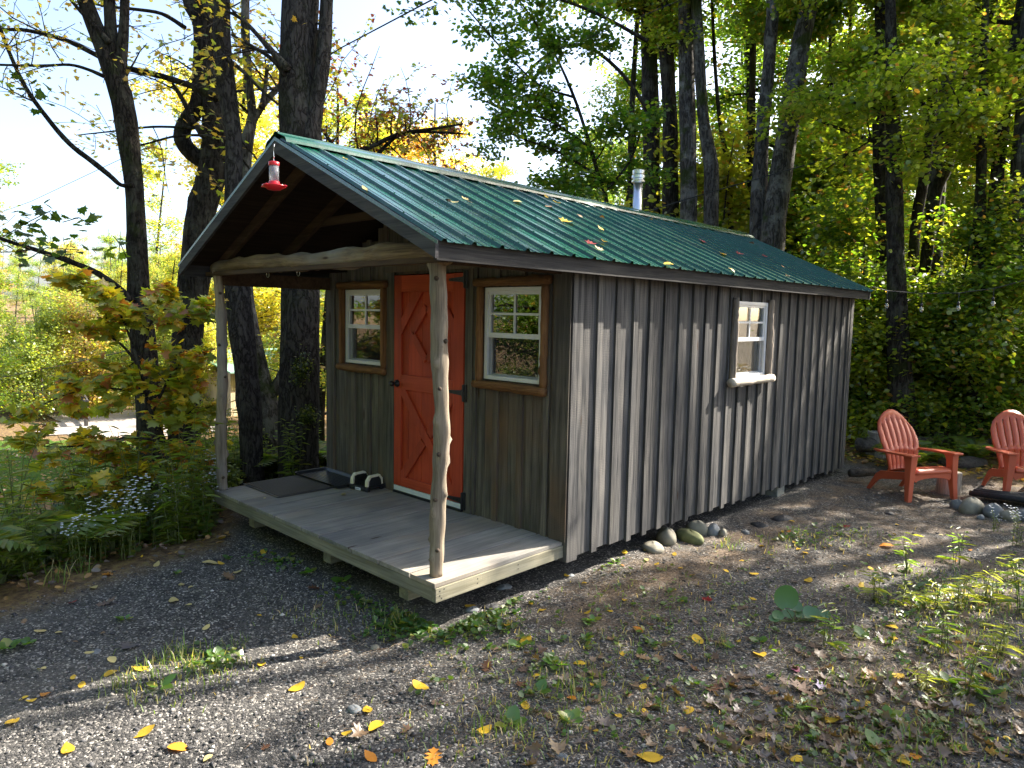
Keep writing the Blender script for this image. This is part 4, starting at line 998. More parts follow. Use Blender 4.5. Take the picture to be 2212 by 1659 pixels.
def pxg(*pts, d): return to_ground([(u, v, w_, d+(q[0] if q else 0)) for u, v, w_, *q in pts])
# --- dark maples left of the cabin
gL = 'dark trunks beside the porch'
yo = dict(mat=L_orange, col=(.34,.22,.05), shape=MAPLE)
tree('maple_tree', [pxg((322,900,52),(312,760,52),(301,650,50),(297,560,40),(292,430,37),(284,350,38),(272,265,46),(258,200,46),(226,110,36),(195,30,34),(165,-60,30),(120,-260,20), d=9),
    px((268,235,34),(262,150,24),(268,50,20),(272,-60,18),(285,-220,10), d=9), px((262,215,34),(246,120,27),(238,40,24),(234,-70,21), d=9),
    px((288,400,14),(262,400,9),(236,378,11),(197,347,12),(150,310,11),(100,252,10),(55,188,9),(22,118,8),(0,60,7),(-30,-20,5), d=8.8),
    px((283,655,24),(262,628,15),(230,603,13),(190,580,12),(100,547,10),(0,515,8),(-80,480,6), d=8.7),
    px((236,92,14),(208,60,9),(170,20,8),(130,-30,6), d=8.9), px((225,165,10),(190,150,7),(150,140,6),(90,142,6),(0,140,5), d=8.7)],
    B_dark, 'slender dark maple leaning left with a long drooping bare limb, leftmost big trunk', seed=3, group=gL,
    crown=dict(n=4, lmin=.5, lmax=1.1, per=1, size=.06, from_t=.6, sub=1, **yo))
tree('maple_tree', [pxg((398,850,66),(403,760,62),(412,660,62),(424,570,62),(430,480,60),(452,400,62),(468,330,66),(464,230,50),(456,130,46),(450,60,44),(445,-60,40),(440,-250,30), d=10.2),
    px((455,355,34),(418,334,36),(394,302,36),(400,268,33),(428,226,36),(438,150,40),(436,60,36),(410,0,30),(395,-80,24), d=10.2),
    px((440,290,20),(418,262,11),(400,225,10),(383,196,9),(372,180,5), d=10), px((470,212,20),(420,188,14),(350,165,13),(252,140,12),(150,90,10),(60,66,8),(0,64,7),(-80,60,6), d=9.7),
    px((480,290,12),(460,280,6),(400,276,6),(330,274,5),(250,283,4),(165,292,2), d=10), px((474,300,12),(430,292,6),(370,296,5),(310,312,4),(255,320,2), d=9.9),
    px((400,60,10),(350,30,8),(290,20,7),(210,10,5),(130,-20,4), d=10)],
    B_dark, 'thick black maple with a bulging crooked side limb, second trunk from the left', seed=5, group=gL,
    crown=dict(n=4, lmin=.5, lmax=1.3, per=1, size=.07, from_t=.62, sub=1, **yo))
tree('ash_tree', [pxg((545,1050,49),(541,900,50),(526,750,51),(512,610,52),(506,480,45),(505,400,38),(505,300,33),(491,200,38),(481,100,36),(478,-60,34),(474,-260,24), d=8.3),
    px((480,120,12),(520,150,8),(560,190,7),(600,225,5), d=8.1)],
    B_grey, 'straight grey-barked trunk just right of the left porch post', seed=6, group=gL, sides=18)
tree('maple_tree', [pxg((592,1050,62),(588,960,58),(576,880,52),(558,790,40),(543,690,24),(536,600,17),(534,480,18),(531,380,22),(533,310,27),(544,250,20),(536,160,18),(530,60,18),(532,-80,14), d=9.3),
    px((538,275,18),(570,225,12),(600,190,11),(622,165,8), d=9.3), px((566,235,14),(574,180,9),(578,140,8), d=9.2), px((580,860,30),(612,800,18),(618,700,10), d=9.3)],
    B_pale, 'pale mottled trunk forking behind the grey one left of the widest trunk', seed=8, group=gL, crown=dict(n=4, lmin=.5, lmax=1.0, per=1, size=.07, from_t=.55, sub=1, **yo))
tree('maple_tree', [pxg((645,1045,90),(646,900,85),(648,750,83),(648,620,77),(650,450,80),(650,300,88),(642,200,82),(644,100,79),(650,0,76),(655,-120,66),(650,-300,50), d=8.4),
    px((668,310,50),(680,240,34),(694,160,31),(703,60,29),(710,-60,26),(730,-250,18), d=8.3),
    px((618,165,14),(590,130,9),(545,100,7),(500,75,5), d=8.2), px((620,350,26),(590,345,14),(560,370,12),(520,400,9), d=8.9),
    px((622,150,20),(560,80,9),(520,40,7),(480,20,5), d=8.1)],
    B_grey, 'widest dark trunk beside the porch with a mossy patch at door height', seed=9, group=gL, sides=22,
    crown=dict(n=3, lmin=.6, lmax=1.2, per=1, size=.07, from_t=.6, sub=1, **yo))
def moss(p, r, n, seed):
    rg = np.random.default_rng(seed); v = rg.normal(0, 1, (n,3)); v = v*np.array([.11,.11,.10])
    return p+v
def spur(u, v, d, lab, seed, hgt=.16):
    p = at(u, v, d); rg = np.random.default_rng(seed); n_ = 900; th = rg.uniform(0, 6.28, n_)
    P_ = p+np.stack([rg.normal(0,.05,n_), rg.normal(0,.05,n_), rg.normal(0,hgt*.5,n_)], 1); D = rnd_unit(n_, .6, rg)
    o = fin(leafmesh('moss_patch', P_, D, upish(n_, 1, rg), .03*rg.uniform(.6,1.4,n_), DIA), 'moss_patch', L_shrub); o.color = (.03,.045,.01,1); return tag(o, lab, 'moss', 'moss on the widest trunk')
spur(650, 800, 8.17, 'upper dark green moss patch on the widest trunk', 1); spur(664, 898, 8.17, 'lower dark moss patch on the widest trunk', 2, .10)
# bare-ish reddish tree above the roof in the middle, dry branches
tree('maple_tree', [px((590,420,10),(660,345,10),(745,335,11),(800,318,10),(860,290,9),(925,280,7),(1000,268,4), d=13), px((745,338,10),(800,345,9),(850,300,8),(900,285,7),(1010,290,3), d=13.2), px((740,340,9),(690,270,6),(660,200,5),(640,150,3), d=13)],
    B_thin, 'sparse maple boughs with small dark red leaves above the roof ridge', seed=21, group=None, sides=7, crown=dict(n=15, lmin=.7, lmax=1.9, per=3, size=.075, from_t=.1, sub=1, spread=.05, mat=L_orange, col=(.16,.04,.025), shape=MAPLE))
# --- right-hand wood: measured trunks
gR = 'tall trunks of the wood behind the cabin'
def wood_trunk(pts, d, bk, lab, seed, crown=None, extra=(), name='maple_tree', up=True):
    pts = list(pts)
    if up:                                                   # carry the trunk on above the frame
        (u0, v0, w0), (u1, v1, w1) = pts[-2], pts[-1]; du = (u1-u0)/max(1, v0-v1)
        for k_ in (250, 520, 820): pts.append((u1+du*k_, v1-k_, w1*(1-k_/1300)))
    st = [pxg(*pts, d=d)]+[px(*e_, d=d) for e_ in extra]
    return tree(name, st, bk, lab, seed=seed, group=gR, crown=crown)
def cr(n=16, lmin=1.0, lmax=2.6, per=12, size=.085, mat_=None, col=(.12,.17,.015), from_t=.66, **k_):
    return dict(n=n, lmin=lmin, lmax=lmax, per=per, size=size, mat=mat_ or L_mixed, col=col, from_t=from_t, sub=2, spread=.16, prune=True, stems=1, **k_)
wood_trunk([(1410,620,40),(1408,440,38),(1406,250,36),(1402,100,34),(1400,0,33)], 15.5, B_dark, 'dark trunk right behind the stove pipe', 31, cr(col=(.07,.13,.012)))
wood_trunk([(1362,620,14),(1362,440,13),(1364,250,12),(1380,0,10)], 16.5, B_dark, 'thin dark trunk just left of the stove pipe', 32, None)
wood_trunk([(1452,620,36),(1448,460,34),(1448,300,33),(1442,150,31),(1432,0,30)], 15, B_dark, 'second dark trunk right of the stove pipe', 33, cr())
wood_trunk([(1490,640,42),(1488,490,37),(1487,350,35),(1484,200,34),(1480,0,30)], 14.3, B_pale, 'third trunk from the pipe, rough bark, largest of its cluster', 34, cr(mat_=L_yellow, col=(.20,.19,.02)))
wood_trunk([(1537,640,34),(1536,490,31),(1536,360,32),(1521,270,25),(1512,150,24),(1504,0,22)], 14.0, B_pale, 'crooked grey trunk that kinks left above a mossy elbow', 35, cr(n=10))
wood_trunk([(1583,640,13),(1579,490,12),(1572,360,12),(1556,270,9),(1545,150,8),(1538,0,7)], 15.5, B_dark, 'thin black leaning stem right of the kinked trunk', 36, None)
wood_trunk([(1622,640,18),(1621,450,16),(1624,270,15),(1628,0,13)], 15.5, B_dark, 'slim dark stem left of the leaning pair', 37, cr(n=9, col=(.10,.16,.015)))
wood_trunk([(1640,640,46),(1638,500,40),(1646,300,28),(1660,150,27),(1672,0,26)], 13.2, B_pale, 'upright trunk of the lichen-grey leaning pair', 38, cr(n=14, mat_=L_yellow, col=(.15,.18,.02)))
wood_trunk([(1664,640,60),(1668,515,52),(1684,400,47),(1703,270,44),(1726,120,40),(1750,0,38)], 12.9, B_pale, 'big lichen-grey trunk leaning to the right behind the rear roof corner', 39, cr(n=16, col=(.08,.14,.012)))
wood_trunk([(1698,700,15),(1694,520,14),(1702,400,13),(1712,200,11),(1730,0,9)], 16, B_dark, 'slim stem just right of the big leaning trunk', 40, None)
wood_trunk([(1918,800,34),(1912,640,31),(1908,500,30),(1900,300,27),(1903,130,26),(1903,0,26)], 13, B_dark, 'straight mossy dark trunk in the middle of the right-hand wood', 41, cr(n=15, mat_=L_yellow, col=(.22,.20,.02)))
wood_trunk([(1965,800,24),(1975,520,22),(1995,390,21),(2012,250,20),(2018,100,19),(2040,0,18)], 13.5, B_dark, 'wavy dark trunk right of the straight mossy one', 42, cr(n=12, col=(.12,.16,.015)), extra=[((2010,270,14),(1985,200,9),(1960,150,7),(1930,90,5))])
wood_trunk([(2008,800,38),(2018,500,34),(2028,360,32),(2041,233,28),(2061,50,24),(2066,0,23)], 12.6, B_pale, 'pale rough trunk between the wavy and the right-leaning stems', 43, cr(n=12, mat_=L_yellow, col=(.20,.18,.02)))
wood_trunk([(1990,640,22),(2020,430,24),(2041,367,26),(2065,283,27),(2098,150,27),(2138,17,25)], 12.2, B_dark, 'dark trunk leaning strongly to the right across the pale one', 44, cr(n=13), extra=[((2120,90,12),(2150,110,9),(2200,140,7))])
wood_trunk([(2140,760,34),(2148,500,29),(2155,367,27),(2171,233,26),(2185,150,26),(2205,33,25)], 11.6, B_dark, 'curved dark trunk near the right edge of the photo', 45, cr(n=14, mat_=L_yellow, col=(.18,.19,.02)), extra=[((2176,220,12),(2200,205,9),(2230,195,8))])
wood_trunk([(1790,800,10),(1795,460,9),(1800,300,8),(1795,150,7)], 17, B_dark, 'thin twin stem in the middle distance of the right wood', 46, None, extra=[((1806,640,10),(1812,400,9),(1830,200,7),(1838,0,6))])
wood_trunk([(1950,905,60),(1945,820,52),(1938,700,44),(1935,560,36)], 11.0, B_dark, 'dark stout trunk low in the foliage behind the left coral chair', 47, cr(n=12, per=8))
wood_trunk([(2105,905,34),(2108,800,30),(2112,650,26)], 11.0, B_dark, 'dark trunk between the two coral chairs', 48, cr(n=8, per=8))
wood_trunk([(2190,960,82),(2196,860,76),(2202,740,68),(2208,620,66),(2214,500,62),(2222,300,58)], 11.3, B_pale, 'broad grey trunk cut by the right edge, nearest tree behind the chairs', 49, cr(n=9, per=5, mat_=L_mixed))
# the leafy tree reaching left over the roof
tree('beech_tree', [pxg((1316,640,11),(1312,450,9),(1290,370,9),(1267,290,8),(1240,210,7),(1200,120,5),(1150,40,4),(1090,-40,3), d=12.5),
    px((1276,320,6),(1190,262,5),(1110,240,4),(1035,215,3), d=12.4), px((1405,245,11),(1335,150,8),(1255,96,7),(1180,120,6),(1100,185,4),(1040,150,3), d=12.8),
    px((1292,380,6),(1210,330,5),(1130,300,4),(1060,270,3), d=12.2), px((1240,210,6),(1160,180,4),(1080,100,4),(1010,20,3), d=12), px((1400,90,9),(1290,30,7),(1180,-10,6),(1060,-30,4), d=12),
    px((1300,420,6),(1360,350,5),(1390,260,4), d=12.2), px((1295,400,6),(1240,400,5),(1180,380,3), d=12.1)],
    B_dark, 'green leafy tree whose spreading boughs hang over the roof ridge against the sky', seed=61, sides=8,
    crown=dict(n=8, lmin=.4, lmax=1.0, per=7, size=.085, from_t=.22, sub=1, spread=.11, mat=L_green, col=(.055,.12,.012), stems=8))
# ------------------------------------------------------------------ background trees, a few kinds copied about
def proto(nm, H, r, n, lmin, lmax, per, size, mt_, col, seed, from_t=.2, bk=B_dark, shape=DIA, lean=.06, spread=.22, sub=1):
    rg = np.random.default_rng(seed); k_ = 12; t_ = np.linspace(0, 1, k_)
    P_ = np.stack([lean*H*np.sin(t_*2+seed)*t_, lean*H*np.cos(t_*2.4+seed)*t_, -.3+t_*H], 1); rr = r*(1-.8*t_)
    return tree(nm, [(P_, rr)], bk, 'x', seed=seed, crown=dict(n=n, lmin=lmin, lmax=lmax, per=per, size=size, mat=mt_, col=col, from_t=from_t, sub=sub, spread=spread, shape=shape, stems=1), sides=8)
PT = [proto('maple_tree', 13, .17, 22, 1.2, 2.8, 28, .125, L_yellow, (.22,.23,.035), 101, .14),
      proto('maple_tree', 12, .14, 20, 1.0, 2.6, 28, .12, L_mixed, (.10,.15,.015), 102, .16),
      proto('maple_tree', 14, .18, 24, 1.2, 3.0, 24, .14, L_orange, (.40,.24,.06), 103, .25),
      proto('birch_tree', 12, .10, 18, .8, 2.0, 14, .12, L_yellow, (.27,.26,.05), 104, .25, B_pale),
      proto('sapling_tree', 4.2, .035, 18, .6, 1.5, 20, .09, L_mixed, (.10,.15,.015), 105, .06, B_thin, OVAL),
      proto('sapling_tree', 3.4, .03, 18, .6, 1.3, 22, .085, L_yellow, (.2,.23,.03), 106, .05, B_thin, OVAL),
      proto('sapling_tree', 2.4, .025, 16, .5, 1.0, 18, .09, L_mixed, (.07,.13,.015), 107, .05, B_thin, OVAL)]
used = set()
def put(k_, x, y, s_, rz, col, lab, group, dz=-.1):
    src = PT[k_]
    if k_ in used: c = copy_tree(src)
    else: c = src; used.add(k_)
    c.location = (x, y, float(gz(x, y))+dz); c.rotation_euler = (0, 0, rz); c.scale = (s_,)*3
    c['label'] = lab[1](x, y, s_) if isinstance(lab, tuple) else lab; c['group'] = group; c['category'] = 'sapling' if k_ >= 4 else 'tree'
    if col is not None:
        for ch in c.children:
            if ch.name.startswith('crown'): ch.color = (*col, 1)
    return c
rg = np.random.default_rng(77)
CY = [(.20,.24,.04),(.16,.22,.035),(.12,.19,.03),(.26,.25,.04),(.10,.17,.025)]
CG = [(.08,.14,.012),(.11,.16,.015),(.16,.19,.018),(.06,.11,.012)]
def proj_u(x, y): v = np.array([x, y, .5])-CAM; return W0/2+F0*(v@RR)/(v@_f), v@_f
def lab_by(zones, sizes, text):
    """label from where a plant stands: zones (u limit, words), sizes (scale limit, words)"""
    def f(x, y, s_):
        u, d = proj_u(x, y); z = next((w_ for l, w_ in zones if u < l), zones[-1][1]); q = next((w_ for l, w_ in sizes if s_ < l), sizes[-1][1])
        return text.replace('SIZE', q).replace('ZONE', z)
    return (1, f)
def scatter(n, u0, u1, d0, d1, ks, cols, smin, smax, lab, group, seed, mind=1.2, ex=lambda x, y: False):
    rg = np.random.default_rng(seed); done = []; tries = 0
    while len(done) < n and tries < n*60:
        tries += 1; u = rg.uniform(u0, u1); d = math.sqrt(rg.uniform(d0*d0, d1*d1)); p = at(u, 700, d); x, y = p[0], p[1]
        if any((x-a)**2+(y-b)**2 < mind**2 for a, b in done) or ex(x, y): continue
        done.append((x, y)); put(int(rg.choice(ks)), x, y, rg.uniform(smin, smax), rg.uniform(0, 6.28), cols[rg.integers(len(cols))], lab, group)
sunway = lambda x, y: cab(x, y) or (-4.2 < x-.245*y < 2.6 and y > 6)
cab = lambda x, y: -4.6 < x < 1.6 and -2 < y < 8.6
# right-hand wood beyond the measured trunks
scatter(30, 1330, 2700, 18, 27, [0,1,3], CY+CG[:2], .8, 1.15, lab_by([(1500,'above the ridge left of the trunk cluster'),(1750,'behind the leaning grey pair of trunks'),(1950,'left of the straight mossy trunk'),(2212,'towards the right edge of the photo'),(9e9,'past the right edge')],[(.92,'shorter'),(1.05,'tall'),(9,'tallest')],'SIZE yellow-green tree deep in the wood, ZONE'), 'trees deep in the right-hand wood', 1, 1.7, sunway)
scatter(34, 1200, 2700, 28, 46, [0,1,3,0], CY, .7, 1.0, lab_by([(1500,'above the cabin roof'),(1750,'behind the leaning grey trunks'),(1950,'left of the straight mossy trunk'),(2212,'towards the right edge'),(9e9,'past the right edge')],[(.8,'small'),(.9,'mid-sized'),(9,'large')],'SIZE sunlit yellow tree at the back of the wood, ZONE'), 'trees at the back of the right-hand wood', 2, 2.2, cab)
scatter(18, 1880, 2600, 12.0, 16.0, [4,5,4], CG+CY[:3], .5, .85, lab_by([(1960,'just right of the cabin'),(2060,'between the mossy and the pale trunk'),(2212,'near the right edge'),(9e9,'past the right edge')],[(.6,'small'),(.73,'middling'),(9,'large')],'SIZE leafy sapling among the trunks, ZONE'), 'saplings in the right-hand wood', 3, .8, cab)
scatter(9, 1860, 2450, 10.6, 12.0, [4,6,5], CG+CY[:2], .75, 1.05, lab_by([(1900,'by the rear cabin corner'),(1990,'behind the left coral chair'),(2090,'behind the stump'),(2160,'between the chairs'),(2212,'behind the right coral chair'),(9e9,'past the right edge')],[(.85,'low'),(.95,'bushy'),(9,'taller')],'SIZE green sapling ZONE'), 'saplings behind the chairs', 4, .55, cab)
scatter(16, 1350, 1900, 14.5, 19, [4,5], CG+CY, 1.0, 1.5, lab_by([(1480,'beside the stove pipe'),(1600,'behind the trunk cluster'),(1720,'behind the leaning pair'),(9e9,'above the far roof end')],[(1.15,'smaller'),(1.33,'mid-sized'),(9,'larger')],'SIZE leafy sapling in the wood ZONE'), 'saplings behind the cabin roof', 5, .9, cab)
# sunlit wood and hillside at the left
CL = [(.20,.24,.085),(.15,.21,.07),(.27,.25,.09),(.30,.22,.11),(.17,.22,.08),(.23,.25,.10)]
scatter(60, -300, 760, 24, 40, [3,3,0,2], CL, .34, .5, lab_by([(0,'past the left edge'),(130,'at the left edge'),(280,'left of the first big trunk'),(400,'between the first two big trunks'),(540,'just behind the left porch post'),(9e9,'between the trunks and the cabin')],[(.38,'short'),(.43,'slim'),(9,'taller')],'SIZE pale autumn tree beyond the lawn ZONE'), 'trees beyond the lawn', 6, 1.3)
scatter(95, -400, 1300, 38, 80, [0,1,2,3], CL+[(.5,.2,.04)], .45, .62, lab_by([(0,'past the left edge'),(130,'at the left edge'),(280,'left of the first big trunk'),(400,'between the first two big trunks'),(560,'behind the left porch post'),(720,'by the widest trunk'),(9e9,'beyond the cabin')],[(.5,'small'),(.56,'middling'),(9,'large')],'SIZE distant autumn tree on the far hillside ZONE'), 'distant hillside trees', 7, 2.6)
scatter(16, -200, 700, 20, 27, [4,5], CL, .6, 1.0, lab_by([(130,'at the left edge'),(280,'left of the first big trunk'),(400,'between the first two big trunks'),(9e9,'behind the left porch post')],[(.75,'small'),(.88,'mid-sized'),(9,'larger')],'SIZE sunlit sapling near the lawn edge ZONE'), 'saplings near the lawn', 8, 1.2, lambda x, y: False)
for i, (u, d, s_, k_, col, lab) in enumerate([
    (560, 18, .72, 2, (.36,.31,.06), 'golden tree glowing between the dark trunks beside the porch'),
    (690, 17, .66, 0, (.36,.33,.05), 'bright yellow tree between the widest trunk and the cabin wall'),
    (470, 24, .8, 2, (.40,.28,.06), 'orange-yellow tree behind the thick black maple'),
    (-60, 15, .55, 1, (.16,.24,.03), 'bright green tree cut by the left edge of the photo'),
    (330, 33, .95, 3, (.36,.32,.04), 'thin pale birch behind the leftmost big trunk'),
    (960, 36, 1.0, 2, (.52,.25,.07), 'orange tree rising above the middle of the roof ridge'),
    (890, 40, 1.0, 2, (.55,.30,.04), 'orange tree above the roof just right of the peak'),
    (1065, 34, .85, 0, (.40,.34,.03), 'yellow-green tree beside the orange one above the ridge'),
    (760, 40, 1.05, 2, (.55,.33,.05), 'pale orange tree showing right of the widest trunk above the roof')]):
    p = at(u, 700, d); put(k_, p[0], p[1], s_, i*1.3, col, lab, 'single autumn trees round the cabin')
# unseen from here: maples placed to shade the yard, and the wood reflected in the windows
rg = np.random.default_rng(5)
for i, (x, y, H) in enumerate([(3.6,9.5,11),(5.5,12,13),(4.5,13.5,13),(8,8.5,11),(7.5,14,14),(4.4,16.5,15),(5.2,7.0,9),(9.5,11.5,12),(2.3,13,12),(3.6,19,15)][:]):
    k_ = 12; t_ = np.linspace(0, 1, k_); g = float(gz(x, y))
    P_ = np.stack([x+.5*np.sin(t_*2+i), y+.4*np.cos(t_*2+i), g-.2+t_*H], 1)
    tree('maple_tree', [(P_, .2*(1-.75*t_))], B_dark, 'unseen leafy maple placed past the right edge to shade the yard', seed=300+i, group='unseen shade maples past the right edge',
        crown=dict(n=20, lmin=1.2, lmax=3.2, per=12, size=.12, mat=L_mixed, col=CG[i % 4], from_t=.3, sub=1, spread=.2, prune=True, shape=DIA))
for i in range(46):
    a = R(rg.uniform(150, 330) if i < 20 else rg.uniform(205, 262)); d = rg.uniform(9, 20) if i < 20 else rg.uniform(7.5, 15); x, y = 1.5+d*math.cos(a), -3+d*math.sin(a)
    if x < -4 and y > -5.0: continue
    put(int(rg.choice([0,1,0] if i < 32 else [4,5,4])), x, y, rg.uniform(.8,1.1), rg.uniform(0,6), CG[i % 4], 'tree of the wood behind the photographer', 'wood behind the photographer')
# ------------------------------------------------------------------ foreground maple sapling at the left
tree('maple_sapling', [pxg((372,1120,10),(360,1010,8),(355,950,8),(322,880,7),(312,830,7),(292,780,6),(250,735,5),(190,715,4), d=6.9),
    px((314,850,6),(290,846,5),(220,838,4),(150,850,3),(80,880,2.5), d=6.8), px((330,890,6),(370,810,5),(400,785,4),(430,790,3), d=7.0),
    px((355,955,6),(280,945,5),(200,960,4),(110,965,3),(20,950,2.5), d=6.6), px((357,960,6),(400,900,5),(430,870,3), d=7.1), px((365,1060,6),(290,1030,5),(210,1050,4),(90,1070,3), d=6.5),
    px((312,830,6),(270,700,5),(230,640,4),(170,620,3), d=6.8), px((300,790,5),(330,690,4),(390,660,3),(440,690,2), d=6.9), px((357,960,6),(400,990,5),(435,1020,3), d=6.9)],
    B_thin, 'young maple with orange, yellow and green leaves left of the porch', seed=70, sides=8,
    crown=dict(n=7, lmin=.2, lmax=.46, per=7, size=.10, from_t=.25, sub=0, spread=.05, mat=L_maple, col=(.21,.24,.03), shape=MAPLE, stems=9, flat=.6))
# green leaves on the low bare limb at the left edge
def spray(pts, lab, seed, col, n=60, size=.12, d=8.6, sp_=.16, grp=None, mt_=None, shape=MAPLE):
    rg = np.random.default_rng(seed); A = np.array([at(u, v, d) for u, v in pts]); idx = rg.integers(0, len(A)-1, n); t_ = rg.uniform(0, 1, n)[:,None]
    e = empty('leafy_twig', tuple(A[0]), label=lab, cat='twig', group=grp); MB().tube(A-A[0], .006, 5).build('stem', B_thin, e)
    P_ = A[idx]*(1-t_)+A[idx+1]*t_+rg.normal(0, sp_, (n,3))*np.array([1,1,.5])-A[0]; D = rnd_unit(n, .3, rg); D[:,2] -= .4
    o = fin(leafmesh('leaves', P_, D, upish(n, .5, rg), size*rg.uniform(.7,1.2,n), shape), 'leaves', mt_ or L_green, e); o.color = (*col, 1)
gT = 'green leafy twigs at the left edge'
spray([(0,515),(60,480),(110,455)], 'dark green leafy twig crossing the sky at the far left', 1, (.035,.07,.012), 42, grp=gT)
spray([(60,560),(100,535),(170,540)], 'lower green leafy twig on the long bare limb', 2, (.035,.075,.012), 26, grp=gT)
spray([(135,480),(170,470),(195,485)], 'small green leaf cluster hanging free at the left', 3, (.035,.07,.012), 12, grp=gT)
spray([(20,180),(60,170),(75,215)], 'upper green leaf cluster at the left edge', 4, (.03,.06,.012), 16, grp=gT)
spray([(245,510),(262,530),(275,560)], 'few green leaves against the slender maple trunk', 5, (.08,.13,.012), 9, grp=gT)
spray([(870,20),(905,25),(945,10)], 'leafy twig at the top edge right of the wide trunk', 6, (.03,.06,.015), 70, .07, 9, .16)
# ------------------------------------------------------------------ undergrowth kinds
def finish(root, bm, lm, parts):
    pass
def fern(seed, H=.55, n=11):
    rg = np.random.default_rng(seed); e = empty('fern', (0,0,0)); sb = MB(); P=[];D=[];Nn=[];S=[]
    for i in range(n):
        a = rg.uniform(0, 6.28); L = H*rg.uniform(.8,1.3); q = []
        for t_ in np.linspace(0, 1, 9):
            r_ = L*.75*t_**1.2; z = L*(1.5*t_-1.05*t_*t_); q.append((math.cos(a)*r_, math.sin(a)*r_, z))
        q = np.array(q); sb.tube(q, [.004]*5+[.002]*4, 4, 0, False)
        sd = np.array([-math.sin(a), math.cos(a), 0])
        for t_ in np.linspace(.18, 1, 17):
            j = min(int(t_*8), 7); f_ = t_*8-j; p = q[j]*(1-f_)+q[j+1]*f_; T = q[j+1]-q[j]; T /= np.linalg.norm(T)
            for s_ in (-1, 1):
                P.append(p); D.append(sd*s_+T*.4); Nn.append(np.cross(T, sd)*1.0+rg.normal(0,.15,3)); S.append(L*.30*math.sin(math.pi*min(1, t_*.93+.05))**.8+.01)
    sb.build('stems', L_stem, e); Nn = np.array(Nn); Nn[Nn[:,2] < 0] *= -1
    fin(leafmesh('fronds', np.array(P), np.array(D), Nn, np.array(S), (np.array([(0,0,0),(.16,.3,.02),(0,1,-.05),(-.16,.3,.02)]), [(0,1,2),(0,2,3)])), 'fronds', L_fern, e).color = (.10,.16,.02,1)
    return e
L_stem = plain('green_stem', (.10,.12,.03), .8)
L_bud = plain('white_petals', (.75,.76,.78), .7, var=.05)
L_grass = leafmat('grass_blades', (.30,.26,.10), .3, trans=.35, third=(.42,.34,.2), tf=.1)
def herb(seed, H=.6, n=9, shape=OVAL, size=.07, col=(.09,.14,.02), flowers=0, nl=14, name='leafy_weed', lean=.25, mt_=None, spread=.08, droop=.4):
    rg = np.random.default_rng(seed); e = empty(name, (0,0,0)); sb = MB(); P=[];D=[];Nn=[];S=[]; Fp=[]
    for i in range(n):
        a = rg.uniform(0, 6.28); L = H*rg.uniform(.6,1.15); b0 = rnd_unit(1, 0, rg)[0]*rg.uniform(0, spread); q = []
        le = rg.uniform(.3, 1)*lean
        for t_ in np.linspace(0, 1, 6): q.append(b0+np.array([math.cos(a)*le*L*t_*t_, math.sin(a)*le*L*t_*t_, L*t_]))
        q = np.array(q); sb.tube(q, [.004,.0035,.003,.003,.002,.0015], 4, 0, False)
        for k_ in range(nl):
            t_ = (k_+.8)/nl; j = min(int(t_*5), 4); p = q[j]+(q[j+1]-q[j])*(t_*5-j); aa = k_*2.4+rg.uniform(-.3,.3)
            P.append(p); D.append((math.cos(aa), math.sin(aa), rg.uniform(.0,.5)-droop*.5)); Nn.append((rg.normal(0,.3), rg.normal(0,.3), 1)); S.append(size*rg.uniform(.6,1.2)*(1.15-.5*t_))
        if flowers:
            for k_ in range(flowers): Fp.append(q[-1]+rg.normal(0, .035, 3)+np.array([0,0,.0]))
    sb.build('stems', L_stem, e)
    fin(leafmesh('leaves', np.array(P), np.array(D, float), np.array(Nn, float), np.array(S), shape), 'leaves', mt_ or L_shrub, e).color = (*col, 1)
    if Fp:
        Fp = np.array(Fp); m_ = len(Fp)*6; P2 = np.repeat(Fp, 6, 0); an = np.tile(np.arange(6)*1.047, len(Fp)); D2 = np.stack([np.cos(an), np.sin(an), .25+0*an], 1)
        o = fin(leafmesh('blossoms', P2, D2, upish(m_, .3, rg), .016*np.ones(m_), DIA), 'blossoms', L_bud, e)
    return e
def blades(seed, n=40, H=.14, spread=.06, col=(.09,.15,.02), wd=.006, name='grass_tuft', shape=None):
    rg = np.random.default_rng(seed); V = []; Fc = []
    for i in range(n):
        a = rg.uniform(0, 6.28); p = np.array([rg.normal(0, spread), rg.normal(0, spread), 0]); L = H*rg.uniform(.5,1.2); w_ = wd*rg.uniform(.6,1.2)
        dr = np.array([math.cos(a), math.sin(a), 0]); sd = np.array([-dr[1], dr[0], 0]); k_ = len(V); ln = rg.uniform(.2,.9)
        for t_, ww in ((0, 1), (.4, .9), (.75, .6)):
            c = p+dr*L*ln*t_**1.8+np.array([0,0,L*(t_-.3*ln*t_*t_)]); V += [c-sd*w_*ww/2, c+sd*w_*ww/2]
        V.append(p+dr*L*ln+np.array([0,0,L*(1-.45*ln)]))
        Fc += [(k_,k_+1,k_+3,k_+2),(k_+2,k_+3,k_+5,k_+4),(k_+4,k_+5,k_+6)]
    me = bpy.data.meshes.new(name); me.from_pydata([tuple(v) for v in V], [], Fc); o = fin(me, name, L_grass); o.color = (*col, 1); return o
def place(src, flag, x, y, s_, rz, lab, cat, group, dz=0.0):
    if id(src) in flag: c = copy_tree(src)
    else: c = src; flag.add(id(src))
    c.location = (x, y, float(gz(x, y))+dz); c.rotation_euler = (0, 0, rz); c.scale = (s_,)*3
    tag(c, lab[1](x, y, s_) if isinstance(lab, tuple) else lab, cat, group); return c
fl = set()
ferns = [fern(1), fern(2, .45, 9)]
asters = [herb(11, .55, 8, size=.05, flowers=5, nl=12, name='aster_plant', col=(.07,.11,.02)), herb(12, .42, 6, size=.045, flowers=4, nl=10, name='aster_plant', col=(.07,.11,.02))]
